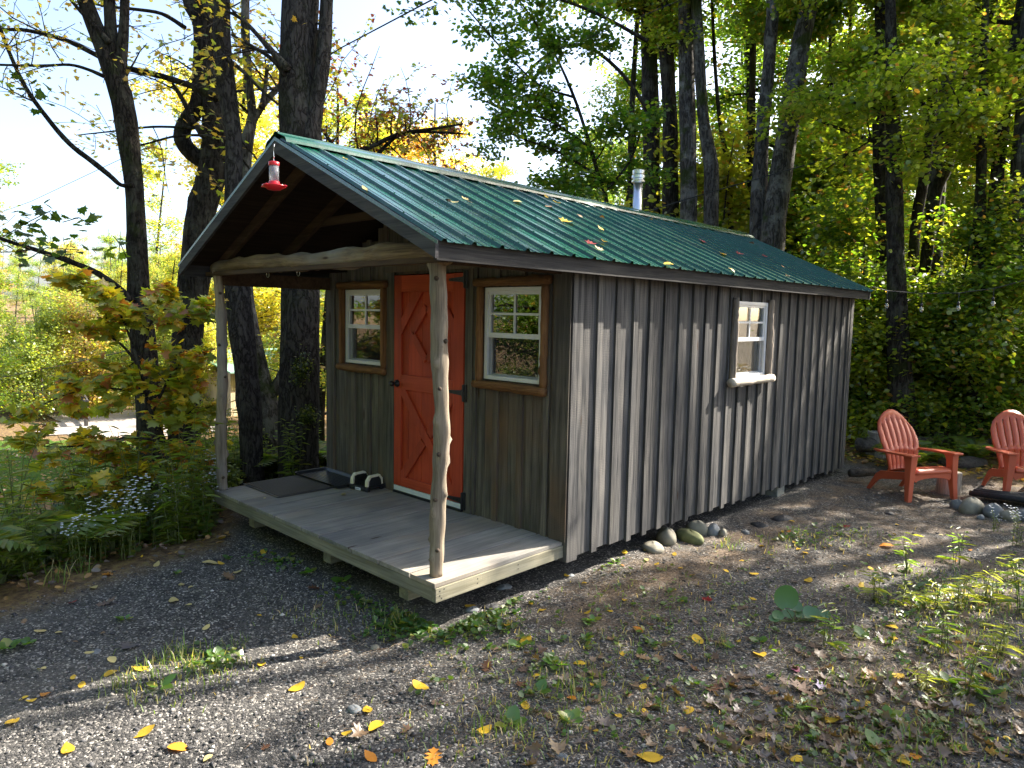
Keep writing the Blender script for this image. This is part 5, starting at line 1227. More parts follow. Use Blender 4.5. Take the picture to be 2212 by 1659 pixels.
gold = [herb(13, .75, 9, LANCE, .13, (.12,.17,.02), nl=22, name='goldenrod_plant'), herb(14, .55, 10, size=.085, col=(.08,.14,.02), nl=12), herb(15, .40, 9, size=.07, col=(.14,.18,.02), nl=10)]
rg = np.random.default_rng(21)
def edge_scatter(srcs, n, u0, u1, lo, hi, smin, smax, lab, cat, group, seed):
    """plants standing lo..hi metres outside the left edge of the gravel"""
    rg = np.random.default_rng(seed)
    for i in range(n):
        y = rg.uniform(u0, u1); xe = float(np.interp(y, [-6, -1.9, -0.2, 0.6, 8, 30], [-1.6, -2.35, -2.75, -3.9, -4.6, -7.0])); x = xe-rg.uniform(lo, hi)
        place(srcs[int(rg.integers(len(srcs)))], fl, x, y, rg.uniform(smin, smax), rg.uniform(0, 6.28), lab, cat, group, -.02)
edge_scatter(ferns, 64, -3.2, 2.4, .4, 3.2, 1.0, 1.45, lab_by([(0,'past the left edge'),(110,'at the left edge of the photo'),(220,'below the lawn'),(330,'left of the maple sapling stem'),(420,'at the foot of the maple sapling'),(480,'by the utility pedestal'),(9e9,'beside the porch deck')],[(1.0,'small'),(1.18,'full'),(9,'large')],'SIZE arching fern on the bank, ZONE'), 'fern', 'ferns on the left bank', 1)
edge_scatter(asters, 13, -2.0, .9, .12, .8, .75, 1.15, lab_by([(0,'past the left edge'),(110,'at the left edge of the photo'),(220,'below the lawn'),(330,'left of the maple sapling stem'),(420,'at the foot of the maple sapling'),(480,'by the utility pedestal'),(9e9,'beside the porch deck')],[(.9,'small'),(1.02,'middling'),(9,'bushy')],'SIZE white-flowered aster on the gravel edge, ZONE'), 'wildflower', 'asters at the gravel edge', 2)
edge_scatter(gold, 95, -3.2, 2.6, .05, 2.4, .7, 1.5, lab_by([(0,'past the left edge'),(110,'at the left edge of the photo'),(220,'below the lawn'),(330,'left of the maple sapling stem'),(420,'at the foot of the maple sapling'),(480,'by the utility pedestal'),(9e9,'beside the porch deck')],[(.78,'low'),(.96,'mid-height'),(9,'tall')],'SIZE leafy weed on the bank, ZONE'), 'weed', 'weeds on the left bank', 3)
edge_scatter([gold[1], gold[2]], 46, -3.2, 3.0, 2.2, 5.2, 1.1, 2.0, lab_by([(0,'past the left edge'),(110,'at the left edge of the photo'),(220,'below the lawn'),(330,'left of the maple sapling stem'),(420,'at the foot of the maple sapling'),(480,'by the utility pedestal'),(9e9,'beside the porch deck')],[(1.1,'small'),(1.3,'mid-sized'),(9,'large')],'SIZE yellow-green bush lower down the bank, ZONE'), 'bush', 'bushes down the left bank', 4)
# lower growth behind the chairs and along the wood edge
rg = np.random.default_rng(31)
for i in range(46):
    u = rg.uniform(1845, 2420); d = rg.uniform(9.3, 12.5); p = at(u, 900, d)
    if cab(p[0], p[1]) and p[1] < 7.6: continue
    src = [gold[1], gold[2], ferns[1], gold[0]][int(rg.integers(4))]
    place(src, fl, p[0], p[1], rg.uniform(.7,1.35), rg.uniform(0,6), lab_by([(1900,'by the rear cabin corner'),(1990,'behind the left coral chair'),(2090,'behind the stump'),(2160,'between the chairs'),(2212,'behind the right coral chair'),(9e9,'past the right edge')],[(.9,'low'),(1.15,'mid-height'),(9,'tall')],'SIZE green weed in the undergrowth ZONE'), 'weed', 'undergrowth behind the chairs', -.02)
place(asters[0], fl, *gpt(2195,1180)[:2], .6, 1, 'white-flowered aster in front of the fire pit stones', 'wildflower', 'asters by the fire pit')
place(asters[1], fl, *gpt(2150,1150)[:2], .5, 2, 'small white aster just left of the flowering one by the fire pit', 'wildflower', 'asters by the fire pit')
# small conifer down at the far left
cn = gpt(36, 1128); e = empty('small_conifer', tuple(cn), label='tiny dark conifer seedling at the far left below the lawn', cat='conifer'); n_ = 900
rg = np.random.default_rng(3); z = rg.uniform(0, 1, n_)**.8; a = rg.uniform(0, 6.28, n_); rr = .11*(1-z)*rg.uniform(.4,1,n_); P_ = np.stack([rr*np.cos(a), rr*np.sin(a), .03+z*.36], 1)
fin(leafmesh('needles', P_, np.stack([np.cos(a), np.sin(a), .5+0*a], 1), upish(n_, .5, rg), .035*np.ones(n_), LANCE), 'needles', L_shrub, e).color = (.03,.05,.02,1)
MB().tube([(0,0,-.03),(0,0,.36)], [.012,.004], 6).build('stem', B_thin, e)
# ------------------------------------------------------------------ gravel, needles, weeds and fallen leaves
def gpt_many(U, V):
    r = _f[None,:]+RR[None,:]*((U-W0/2)/F0)[:,None]-UU[None,:]*((V-H0/2)/F0)[:,None]
    t_ = (-.33-CAM[2])/r[:,2]; P_ = CAM+r*t_[:,None]; P_[:,2] = gz(P_[:,0], P_[:,1]); return P_, t_
rg = np.random.default_rng(91)
def under_cabin(P_): return (P_[:,0] < .02) & (P_[:,0] > -3.3) & (P_[:,1] > .05)
def pebblemat():
    M, t, o = mat('loose_pebbles'); n = N(t); isl = n('NewGeometry').outputs['Random Per Island']
    c = n.ramp(isl, [(0, (.03,.03,.033)), (.5, (.085,.083,.085)), (.78, (.16,.15,.14)), (.92, (.28,.25,.22)), (.985, (.5,.47,.43))])
    b = n('BsdfPrincipled', {'Base Color': c, 'Roughness': .85, 'Specular IOR Level': .3}); t.links.new(b.outputs[0], o.inputs[0]); return M
M_peb = pebblemat()
def pebbles(n, u0, u1, v0, v1, smin, smax, pw, name):
    P_, t_ = gpt_many(rg.uniform(u0, u1, n), v0+(v1-v0)*rg.uniform(0, 1, n)); xe = np.interp(P_[:,1], [-6, -1.9, -0.2, 0.6, 8, 30], [-1.5, -2.2, -2.55, -3.9, -4.6, -7.0])
    P_ = P_[(P_[:,0] > xe-.15) & ~under_cabin(P_) & (P_[:,1] < 9)]; n = len(P_)
    S = smin+(smax-smin)*rg.uniform(0, 1, n)**pw
    oc = np.array([(1,0,0),(0,1,0),(-1,0,0),(0,-1,0),(0,0,1),(0,0,-1),(.75,.75,.1),(-.75,.75,-.1),(-.75,-.75,.1),(.75,-.75,-.1)], float)
    fo = [(6,0,4),(6,4,1),(7,1,4),(7,4,2),(8,2,4),(8,4,3),(9,3,4),(9,4,0),(0,6,5),(6,1,5),(1,7,5),(7,2,5),(2,8,5),(8,3,5),(3,9,5),(9,0,5)]
    V = oc[None]*(1+rg.uniform(-.28, .28, (n,10,1)))*np.stack([np.ones(n), rg.uniform(.6,1,n), rg.uniform(.45,.85,n)], 1)[:,None,:]
    a = rg.uniform(0, 6.28, n); c, s_ = np.cos(a)[:,None], np.sin(a)[:,None]
    V = np.stack([V[...,0]*c-V[...,1]*s_, V[...,0]*s_+V[...,1]*c, V[...,2]], -1)*S[:,None,None]+P_[:,None,:]+np.array([0,0,1])[None,None]*(S*.25)[:,None,None]
    F_ = (np.array(fo)[None]+(np.arange(n)*10)[:,None,None]).reshape(-1, 3); me = bpy.data.meshes.new(name)
    me.vertices.add(n*10); me.vertices.foreach_set('co', V.astype(np.float32).ravel()); me.loops.add(len(F_)*3); me.loops.foreach_set('vertex_index', F_.astype(np.int32).ravel())
    me.polygons.add(len(F_)); me.polygons.foreach_set('loop_start', (np.arange(len(F_))*3).astype(np.int32)); me.update(calc_edges=True)
    return tag(fin(me, name, M_peb), kind='stuff')
pebbles(42000, -500, 2700, 1060, 1900, .0022, .0065, 2.0, 'gravel')
pebbles(7000, -300, 2500, 1130, 1850, .005, .017, 3.0, 'coarse_gravel')
for i, (u, v, s_, mt_, lab) in enumerate([(208,1410,.028,M_bluestone,'blue-grey pebble on the dark gravel beside a yellow leaf at the left'),(766,1532,.034,M_bluestone,'dark round stone in the gravel at bottom centre'),(810,1398,.026,M_stone,'grey stone on the gravel in front of the porch corner'),
      (1546,1495,.018,M_stonew,'small white stone on the ground at lower right'),(878,1568,.02,M_bluestone,'bluish stone in the lower gravel'),(1215,1635,.024,M_bluestone,'round blue-grey stone near the bottom edge'),(1088,1270,.05,M_bluestone,'broken grey stone under the porch side'),(1060,1312,.05,M_char,'dark lump of broken asphalt by the porch corner'),(1020,1318,.045,M_bluestone,'flat grey stone among the creepers'),(1232,1244,.03,M_bluestone,'grey stone beside the cabin corner'),
      (1640,1135,.07,M_char,'dark asphalt chunk lying behind the boulders'),(1690,1122,.09,M_char,'long dark asphalt chunk near the far cabin base'),(1610,1150,.04,M_bluestone,'small bluish chunk next to the boulder row'),(1920,1110,.05,M_char,'black clinker in front of the left chair'),(920,1375,.05,M_stone,'pale stick-like stone below the creepers')]):
    rock(gpt(u, v)-np.array([0,0,s_*.3]), s_*1.3, s_, s_*.55, i*.7, mt_, lab, 60+i, 'loose stones on the gravel', ang=.2, name='stone', cat='stone')
# dry needles and straw
def strawmat():
    M, t, o = mat('dry_needles_straw'); n = N(t); isl = n('NewGeometry').outputs['Random Per Island']
    b = n('BsdfPrincipled', {'Base Color': n.ramp(isl, [(0, (.10,.05,.025)), (.5, (.26,.16,.085)), (.85, (.42,.32,.2)), (1, (.6,.52,.38))]), 'Roughness': .8}); t.links.new(b.outputs[0], o.inputs[0]); return M
def straw(n, regs, name, L=.05):
    P_ = []
    for (u, v, su, sv, k_) in regs:
        q, _ = gpt_many(rg.normal(u, su, k_), np.maximum(rg.normal(v, sv, k_), 1040)); P_.append(q)
    P_ = np.vstack(P_); P_ = P_[~under_cabin(P_)]; n = len(P_); D = rnd_unit(n, .12, rg); P_[:,2] += .004+rg.uniform(0,.01,n)
    o = fin(leafmesh(name, P_, D, upish(n, .2, rg), L*rg.uniform(.4,1.3,n), (np.array([(0,0,0),(.02,.5,.03),(0,1,0),(-.02,.5,.03)]), [(0,1,2),(0,2,3)])), name, strawmat()); return tag(o, kind='stuff')
straw(0, [(1350,1260,130,45,5200),(1700,1190,150,30,3500),(1950,1110,150,25,3000),(1450,1350,230,70,4200),(1950,1400,220,110,7500),(1250,1500,300,90,4500),(780,1390,90,30,500),(1800,1560,300,80,5000),(1950,1080,60,12,1200)], 'dry_needles')
# small green ground plants
def grass_stuff(n, regs, H, name, col):
    V = []; Fc = []
    for (u, v, su, sv, k_) in regs:
        Q, _ = gpt_many(rg.normal(u, su, k_), np.maximum(rg.normal(v, sv, k_), 1030)); Q = Q[~under_cabin(Q)]
        for p in Q:
            a = rg.uniform(0, 6.28); L = H*rg.uniform(.4,1.2); w_ = .0035; dr = np.array([math.cos(a), math.sin(a), 0])*L*rg.uniform(.2,.9); sd = np.array([-math.sin(a), math.cos(a), 0])*w_; k0 = len(V)
            V += [p-sd, p+sd, p+dr*.4+np.array([0,0,L*.6])+sd*.7, p+dr*.4+np.array([0,0,L*.6])-sd*.7, p+dr+np.array([0,0,L*.75])]; Fc += [(k0,k0+1,k0+2,k0+3),(k0+3,k0+2,k0+4)]
    me = bpy.data.meshes.new(name); me.from_pydata([tuple(v) for v in V], [], Fc); o = fin(me, name, L_grass); o.color = (*col, 1); return tag(o, kind='stuff')
grass_stuff(0, [(430,1440,60,22,260),(960,1345,90,20,280),(1750,1165,90,12,200),(2080,1290,90,40,550),(1950,1440,160,90,450),(1250,1470,160,70,500),(700,1330,60,20,120),(2150,1400,80,80,700),(1500,1290,200,60,350),(1100,1600,160,40,260),(1850,1600,200,50,500),(330,1500,60,20,90)], .055, 'short_grass', (.10,.15,.035))
def rosettes(regs, size, name, col, mt_=None):
    P_=[];D=[];S=[]
    for (u, v, su, sv, k_) in regs:
        Q, _ = gpt_many(rg.normal(u, su, k_), np.maximum(rg.normal(v, sv, k_), 1030)); Q = Q[~under_cabin(Q)]
        for p in Q:
            m_ = rg.integers(2, 6); s_ = size*rg.uniform(.5,1.3)
            for j in range(m_):
                a = rg.uniform(0, 6.28); P_.append(p+np.array([rg.normal(0,.012), rg.normal(0,.012), rg.uniform(.004,.03)])); D.append((math.cos(a), math.sin(a), rg.uniform(.1,.7))); S.append(s_*rg.uniform(.6,1.1))
    n = len(P_); o = fin(leafmesh(name, np.array(P_), np.array(D), upish(n, .25, rg), np.array(S), OVAL), name, mt_ or L_shrub); o.color = (*col, 1); return tag(o, kind='stuff')
rosettes([(955,1335,65,22,1000),(1010,1300,50,12,240),(830,1290,60,14,70),(1280,1225,30,9,60),(640,1215,80,14,70)], .038, 'creeping_ground_cover', (.055,.12,.02))
rosettes([(1950,1450,180,90,150),(1250,1450,160,70,150),(1750,1160,60,10,90),(1500,1300,160,50,90),(2050,1300,100,40,220),(450,1430,40,14,40),(1850,1590,220,50,140)], .036, 'low_weeds', (.07,.13,.025))
def plantain(seed, n=7, L=.06):
    rg_ = np.random.default_rng(seed); a = np.arange(n)*2.4+rg_.uniform(0,1,n); P_ = np.stack([.01*np.cos(a), .01*np.sin(a), .01+0*a], 1); D = np.stack([np.cos(a), np.sin(a), rg_.uniform(.15,.9,n)], 1)
    o = fin(leafmesh('broadleaf_weed', P_, D, upish(n, .15, rg_), L*rg_.uniform(.6,1.2,n), OVAL), 'broadleaf_weed', L_green); o.color = (.07,.15,.02,1); return o
pl_ = [plantain(1), plantain(2, 5, .07), plantain(3, 9, .05)]
for i, (u, v, s_, lab) in enumerate([(470,1425,1.2,'sunlit broad-leaved weed on the gravel streak left of centre'),(345,1490,1.1,'dark broad-leaved weed in the lower left gravel'),(20,1405,1.3,'dusty broad-leaved weed at the left edge'),(60,1395,.9,'smaller flattened weed near the left edge'),(270,1340,.8,'little weed in the shaded gravel at left'),(385,1240,.7,'tiny weed high on the shaded gravel'),
    (1200,1440,1.3,'upright broad-leaved weed right of the porch front'),(1160,1500,1.0,'small plantain at lower centre'),(1235,1565,1.3,'lance-leaved weed near the bottom centre'),(1120,1400,1.0,'round-leaved weed below the porch corner'),(1280,1345,1.0,'pale weed beside an orange leaf'),(1265,1385,.9,'flat rosette left of the orange leaf'),(1410,1395,.9,'small upright weed right of centre'),(1100,1570,1.2,'grassy rosette near the bottom centre'),
    (1575,1400,.8,'little two-leaved weed right of centre'),(1640,1390,.9,'low weed left of the round-leaved plant'),(1745,1530,1.0,'round green weed near the bottom'),(1920,1560,1.3,'broad green weed near the bottom right'),(2130,1510,1.5,'strap-leaved weed at the lower right edge'),(1860,1380,1.0,'pale green weed amid brown leaves'),(2050,1480,1.2,'large weed at lower right amid oak leaves'),(740,1260,1.2,'weed clump under the porch front edge'),(668,1240,1.1,'weed beside the porch support beam'),(600,1215,1.0,'weed at the left end of the porch'),(1330,1215,.8,'clover-like weed at the cabin base'),(1900,1625,1.2,'dark rosette at the bottom edge'),(1500,1480,.8,'tiny weed by the white stone')]):
    p = gpt(u, v); place(pl_[i % 3], fl, p[0], p[1], s_, i*1.1, lab, 'weed', 'broad-leaved weeds on the ground')
bam = [herb(41, .40, 4, LANCE, .17, (.10,.16,.03), nl=8, name='bamboo_like_weed', mt_=L_fern, spread=.05), herb(42, .34, 5, LANCE, .15, (.22,.24,.07), nl=8, name='bamboo_like_weed', mt_=L_fern, spread=.09)]
for i, (u, v, s_, k_, lab) in enumerate([(1785,1400,.8,0,'narrow-leaved weed beside the round-leaved plant'),(1965,1240,.95,0,'tall narrow-leaved weed in front of the left chair'),(2065,1215,.9,0,'bright narrow-leaved weed below the fire pit'),(1890,1300,.9,1,'straw-tinted narrow-leaved weed in the middle right'),(2020,1320,1.0,1,'yellowing narrow-leaved weed in the big clump'),(2075,1310,1.1,1,'arching narrow-leaved weed with the longest leaf in the big clump'),(2130,1300,1.1,1,'pale narrow-leaved weed at the right of the clump'),
    (2190,1260,1.0,1,'bleached narrow-leaved weed at the right edge'),(2210,1330,1.1,0,'narrow-leaved weed cut by the right edge'),(2040,1410,.9,0,'green narrow-leaved weed below the big clump'),(2080,1500,.8,0,'narrow-leaved weed among oak leaves at lower right'),(2000,1495,.7,1,'withered narrow-leaved weed at lower right'),(2160,1420,1.0,1,'dry narrow-leaved weed near the lower right edge'),(1950,1310,.8,1,'small pale weed in the left of the clump')]):
    p = gpt(u, v); place(bam[k_], fl, p[0], p[1], s_*.8, i*1.7, lab, 'weed', 'narrow-leaved weeds at the right')
gt = [blades(51), blades(52, 30, .10)]
for i, (u, v, s_, lab) in enumerate([(400,1425,1.0,'sunlit grass tuft left of centre on the bright streak'),(335,1450,1.1,'yellow-green grass tuft left of the sunlit weed'),(265,1480,.8,'grass tuft in the lower left gravel'),(515,1395,.7,'small bright grass tuft at the streak'),(845,1350,1.0,'thin grass tuft at the edge of the creepers'),(1075,1575,1.1,'pale grass tuft near the bottom centre'),(1245,1500,1.0,'grass tuft amid brown leaves at centre right'),(1570,1185,1.0,'wispy grass tuft behind the boulders'),(135,1255,1.6,'grass tuft at the left gravel edge under the asters'),(1850,1480,1.0,'feathery grass tuft at lower right'),(1555,1395,.7,'small grass tuft right of centre'),(1995,1600,1.1,'grass tuft at the bottom right')]):
    p = gpt(u, v); place(gt[i % 2], fl, p[0], p[1], s_, i, lab, 'grass tuft', 'grass tufts on the gravel')
# round-leaved plant
cl = gpt(1715,1345); e = empty('coltsfoot_plant', tuple(cl), label='round-leaved green plant with one big upright leaf at lower right', cat='plant')
L_shrub2 = leafmat('round_leaf_blade', None, trans=.2, vr=.3); rn = 14; RND = (np.array([(0,.42,-.05)]+[(.5*math.sin(a)*(1-.25*math.exp(-((a-0)**2)*4)-.25*math.exp(-((a-6.283)**2)*4)), .5-.5*math.cos(a)*(1 if .3 < a < 5.9 else .75), .03) for a in np.linspace(0, 2*math.pi, rn, endpoint=False)]), [(0,i+1,(i+1)%rn+1) for i in range(rn)])
sb = MB(); rg3 = np.random.default_rng(4)
for i, (dx, dz, sz, tilt) in enumerate([(-.06,.15,.17,.2),(.03,.09,.09,.8),(.09,.07,.09,.7),(.14,.05,.085,.8),(-.12,.05,.08,.9),(-.05,.045,.08,.9),(.05,.035,.075,1.0),(.17,.08,.07,.7),(-.16,.035,.07,1.0),(.12,.02,.07,1.0)]):
    rgt = RR; p = rgt*dx*1.0+np.array([0,0,dz*.6])+_f*rg3.normal(0,.03); sb.tube([(0,0,0), p*.6+np.array([0,0,.01]), p], .003, 5)
    up = np.array([0,0,1.0]); cm = -_f*(1-tilt)+up*tilt; D = np.array([up*(1-tilt*.6)+rgt*rg3.normal(0,.3)+_f*tilt*.7]); o = fin(leafmesh('leaf', np.array([p]), D, np.array([cm]), np.array([sz]), RND), 'leaf', L_shrub2, e, smooth=True); o.color = (.05,.12,.03,1)
sb.build('stems', L_stem, e)
# fallen leaves: a few leaf shapes, curled, copied
OAK = (np.array([(0,.4,.06)]+[(x, y, .12*abs(x)+.10*(y-.4)**2) for x, y in [(0,0),(.08,.10),(.24,.13),(.12,.25),(.38,.36),(.16,.42),(.40,.60),(.17,.62),(.24,.85),(.08,.84),(0,1),(-.08,.84),(-.24,.85),(-.17,.62),(-.40,.60),(-.16,.42),(-.38,.36),(-.12,.25),(-.24,.13),(-.08,.10)]]), [(0,i+1,(i+1)%20+1) for i in range(20)])
def dryleafmat():
    M, t, o = mat('fallen_leaf_surface'); n = N(t); co = n('TexCoord').outputs['Object']; oi = n('ObjectInfo'); isl = n('NewGeometry').outputs['Random Per Island']
    v = n.math('ADD', .72, n.math('MULTIPLY', oi.outputs['Random'], .5)); sp = n.ramp(n.noise(n.vmul(co, (1,1,1)), 55, 3), [(.56, (0,0,0)), (.68, gray(.6))])
    hs = n('HueSaturation', {'Hue': .5, 'Saturation': 1.0, 'Value': v, 'Color': oi.outputs['Color']}).outputs[0]
    c = n.mix(sp, hs, n.mix(1.0, hs, (.55,.38,.3), 'MULTIPLY'))
    d = n('BsdfPrincipled', {'Base Color': c, 'Roughness': .55, 'Specular IOR Level': .4}); tr = n('BsdfTranslucent', {'Color': c})
    mx = n('MixShader', {0: .25, 1: d.outputs[0], 2: tr.outputs[0]}); t.links.new(mx.outputs[0], o.inputs[0]); return M
M_fall = dryleafmat(); LM = {}
def curl(shape, c1, c2, sd):
    v, f = shape; v = v.copy(); v[:,1] -= .45; v[:,2] = .02+c1*v[:,0]**2*4+c2*v[:,1]**2+.03*np.sin(v[:,0]*9+sd)*np.cos(v[:,1]*8+sd)
    return v, f
OV2 = (np.array([(0,.5,0)]+[(x, y, 0) for x, y in [(0,0),(.12,.06),(.24,.2),(.31,.4),(.30,.58),(.22,.78),(.10,.93),(0,1.02),(-.10,.93),(-.22,.78),(-.30,.58),(-.31,.4),(-.24,.2),(-.12,.06)]]), [(0,i+1,(i+1)%14+1) for i in range(14)])
for k_, shp, c1_, c2_ in (('o1',OV2,.05,.25),('o2',OV2,.18,-.15),('o3',OV2,-.08,.4),('m1',MAPLE,.12,.2),('m2',MAPLE,.02,.5),('k1',OAK,.15,.2),('k2',OAK,.05,.55)):
    v, f = curl(shp, c1_, c2_, len(LM)); me = bpy.data.meshes.new('fallen_leaf_'+k_); me.from_pydata(v.tolist(), [], f); me.materials.append(M_fall)
    me.polygons.foreach_set('use_smooth', np.ones(len(me.polygons), bool)); LM[k_] = me
CF = {'yellow': (.66,.42,.03), 'pale': (.62,.50,.20), 'orange': (.62,.24,.025), 'brown': (.13,.06,.03), 'tan': (.27,.17,.09), 'red': (.30,.015,.015), 'pink': (.42,.14,.22), 'lilac': (.30,.25,.38), 'grey': (.17,.145,.14), 'dusty': (.16,.105,.075)}
WORD = {'yellow': 'bright yellow', 'pale': 'pale yellow', 'orange': 'orange', 'brown': 'brown', 'tan': 'tan', 'red': 'red', 'pink': 'pink', 'lilac': 'lilac', 'grey': 'grey', 'dusty': 'dull brown'}
taken = []; NL = [0]
def fallen(p, size, kind, colr, lab, grp, rz, tx=0, ty=0, nrm_=None):
    o = bpy.data.objects.new('fallen_leaf', LM[kind]); sc.collection.objects.link(o); o.location = tuple(p); o.scale = (size,)*3
    q = Vector(nrm_ if nrm_ is not None else (0,0,1)).to_track_quat('Z', 'Y'); o.rotation_euler = (q.to_matrix() @ Matrix.Rotation(rz, 3, 'Z') @ Matrix.Rotation(tx, 3, 'X')).to_euler()
    o.color = (*CF[colr], 1); NL[0] += 1; return tag(o, lab, 'fallen leaf', grp)
def zone(u, v):
    if v < 1260 and u < 620: return 'on the gravel left of the porch'
    if u < 160: return 'near the left edge of the gravel'
    if u < 420: return 'on the lower left gravel'
    if u < 700: return 'on the gravel in front of the porch'
    if u < 940: return 'below the front of the porch' if v < 1450 else 'at the bottom left of centre'
    if u < 1240: return 'just right of the porch corner' if v < 1400 else 'at bottom centre'
    if u < 1500: return 'beside the cabin wall' if v < 1290 else ('right of the porch' if v < 1430 else 'at the bottom right of centre')
    if u < 1800: return 'behind the boulders' if v < 1220 else ('left of the round-leaved plant' if v < 1400 else 'below the round-leaved plant')
    if u < 2020: return 'in front of the left coral chair' if v < 1230 else ('among the weeds' if v < 1430 else 'at the lower right')
    return 'below the fire pit' if v < 1240 else ('in the right-hand weed clump' if v < 1400 else 'at the bottom right corner')
HERO = [(315,1586,46,'yellow'),(382,1620,46,'orange'),(147,1624,42,'yellow'),(27,1564,36,'yellow'),(50,1514,20,'yellow'),(100,1504,28,'orange'),(177,1483,24,'yellow'),(238,1459,32,'yellow'),(305,1447,33,'yellow'),(463,1438,26,'yellow'),(565,1438,30,'yellow'),(643,1489,42,'yellow'),(192,1413,20,'pale'),(242,1430,28,'pale'),(90,1449,26,'pale'),(85,1368,24,'pale'),(408,1310,16,'pale'),(375,1301,32,'pale'),(445,1360,22,'pale'),(457,1219,36,'pale'),(477,1220,18,'yellow'),(392,1266,22,'pale'),(413,1271,14,'pale'),(512,1238,20,'pale'),(495,1249,38,'tan'),(570,1194,24,'yellow'),(478,1165,18,'yellow'),(233,1244,26,'orange'),(202,1271,26,'pale'),(338,1223,20,'pale'),(687,1313,24,'tan'),(560,1333,12,'yellow'),(637,1379,20,'yellow'),(275,1403,40,'grey'),(230,1306,44,'dusty'),(155,1306,18,'red'),(712,1606,26,'orange'),(573,1621,26,'brown'),(678,1273,30,'brown'),
 (1171,1321,20,'yellow'),(1094,1353,26,'yellow'),(1136,1388,36,'yellow'),(1014,1312,24,'yellow'),(1379,1364,28,'orange'),(1352,1351,24,'brown'),(1317,1324,17,'yellow'),(1454,1277,18,'yellow'),(1224,1246,17,'yellow'),(1349,1196,20,'yellow'),(1399,1193,20,'yellow'),(906,1486,42,'yellow'),(794,1538,34,'yellow'),(814,1570,44,'yellow'),(749,1588,26,'yellow'),(801,1643,38,'orange'),(936,1639,52,'orange'),(1044,1583,42,'yellow'),(1407,1643,58,'yellow'),(1234,1513,26,'orange'),(1051,1446,38,'brown'),(1134,1449,36,'dusty'),(1387,1424,36,'tan'),(1424,1426,30,'tan'),(1254,1466,42,'dusty'),(768,1568,22,'dusty'),(860,1630,32,'dusty'),
 (1506,1386,38,'yellow'),(1488,1538,34,'yellow'),(1863,1523,38,'yellow'),(1786,1561,46,'yellow'),(1641,1418,44,'yellow'),(1746,1256,26,'yellow'),(1628,1243,20,'yellow'),(1568,1236,15,'yellow'),(1645,1182,16,'yellow'),(1738,1197,20,'yellow'),(1915,1181,34,'orange'),(2091,1524,28,'yellow'),(1528,1298,22,'red'),(1721,1453,34,'pink'),(1776,1488,30,'lilac'),(1763,1401,42,'dusty'),(1748,1419,38,'brown'),(1758,1583,54,'brown'),(1735,1496,60,'brown'),(1935,1498,40,'brown'),(2075,1628,90,'tan'),(1975,1641,34,'orange'),(1925,1356,28,'yellow'),(1861,1269,20,'yellow'),(1566,1482,70,'dusty'),(1640,1590,60,'tan'),(1820,1190,18,'pale'),(1470,1230,15,'yellow'),(1830,1140,16,'red'),(1805,1160,14,'pale'),(1880,1230,16,'yellow'),(2060,1365,46,'dusty'),(2010,1390,40,'dusty'),(2130,1440,50,'grey'),(1700,1620,40,'tan')]
for i, (u, v, wpx, col) in enumerate(HERO):
    p = gpt(u, v); d = (p-CAM)@_f; sz = wpx*d/F0*1.0; kd = {'tan':'k1','dusty':'k2','brown':'k1','grey':'m1','red':'m1','pink':'m1','lilac':'m2'}.get(col, ['o1','o2','o3'][i % 3])
    if (u, v) in ((936,1639),(233,1244)): kd = 'k1'
    taken.append((p[0], p[1])); fallen(p+np.array([0,0,.008]), min(sz, .16), kd, col, WORD[col]+(' lobed' if kd[0] != 'o' else ' oval')+' leaf lying '+zone(u, v)+', %s' % ('large' if sz > .075 else 'small' if sz < .05 else 'mid-sized'), 'fallen leaves on the ground', i*2.3, (i % 5-2)*.14)
rgf = np.random.default_rng(64)
REG = [(0.50, 1900, 1520, 200, 90, ['tan','dusty','brown','dusty','yellow','grey'], .085), (.2, 1300, 1500, 220, 90, ['dusty','tan','brown','yellow'], .06), (.08, 350, 1400, 240, 110, ['yellow','pale','tan'], .045), (.12, 1750, 1180, 190, 30, ['yellow','tan','pale','orange'], .05), (.1, 1500, 1300, 240, 70, ['yellow','tan','dusty'], .05)]
while NL[0] < 252:
    r_ = REG[rgf.choice(5, p=[.5,.2,.08,.12,.1])]; u, v = rgf.normal(r_[1], r_[3]), rgf.normal(r_[2], r_[4])
    if not (0 < u < 2212 and 1100 < v < 1655): continue
    p = gpt(u, v)
    if under_cabin(p[None])[0] or any((p[0]-a)**2+(p[1]-b)**2 < .0025 for a, b in taken): continue
    taken.append((p[0], p[1])); col = r_[5][rgf.integers(len(r_[5]))]; kd = ['o1','o2','o3'][rgf.integers(3)] if col in ('yellow','pale','orange') else ['k1','k2','m1','m2','o2'][rgf.integers(5)]
    sz = r_[6]*rgf.uniform(.6,1.3)
    fallen(p+np.array([0,0,.008]), sz, kd, col, WORD[col]+(' lobed' if kd[0] != 'o' else ' oval')+' leaf lying '+zone(u, v)+', %s' % ('large' if sz > .075 else 'small' if sz < .05 else 'mid-sized'), 'fallen leaves on the ground', rgf.uniform(0, 6.28), rgf.normal(0,.25))
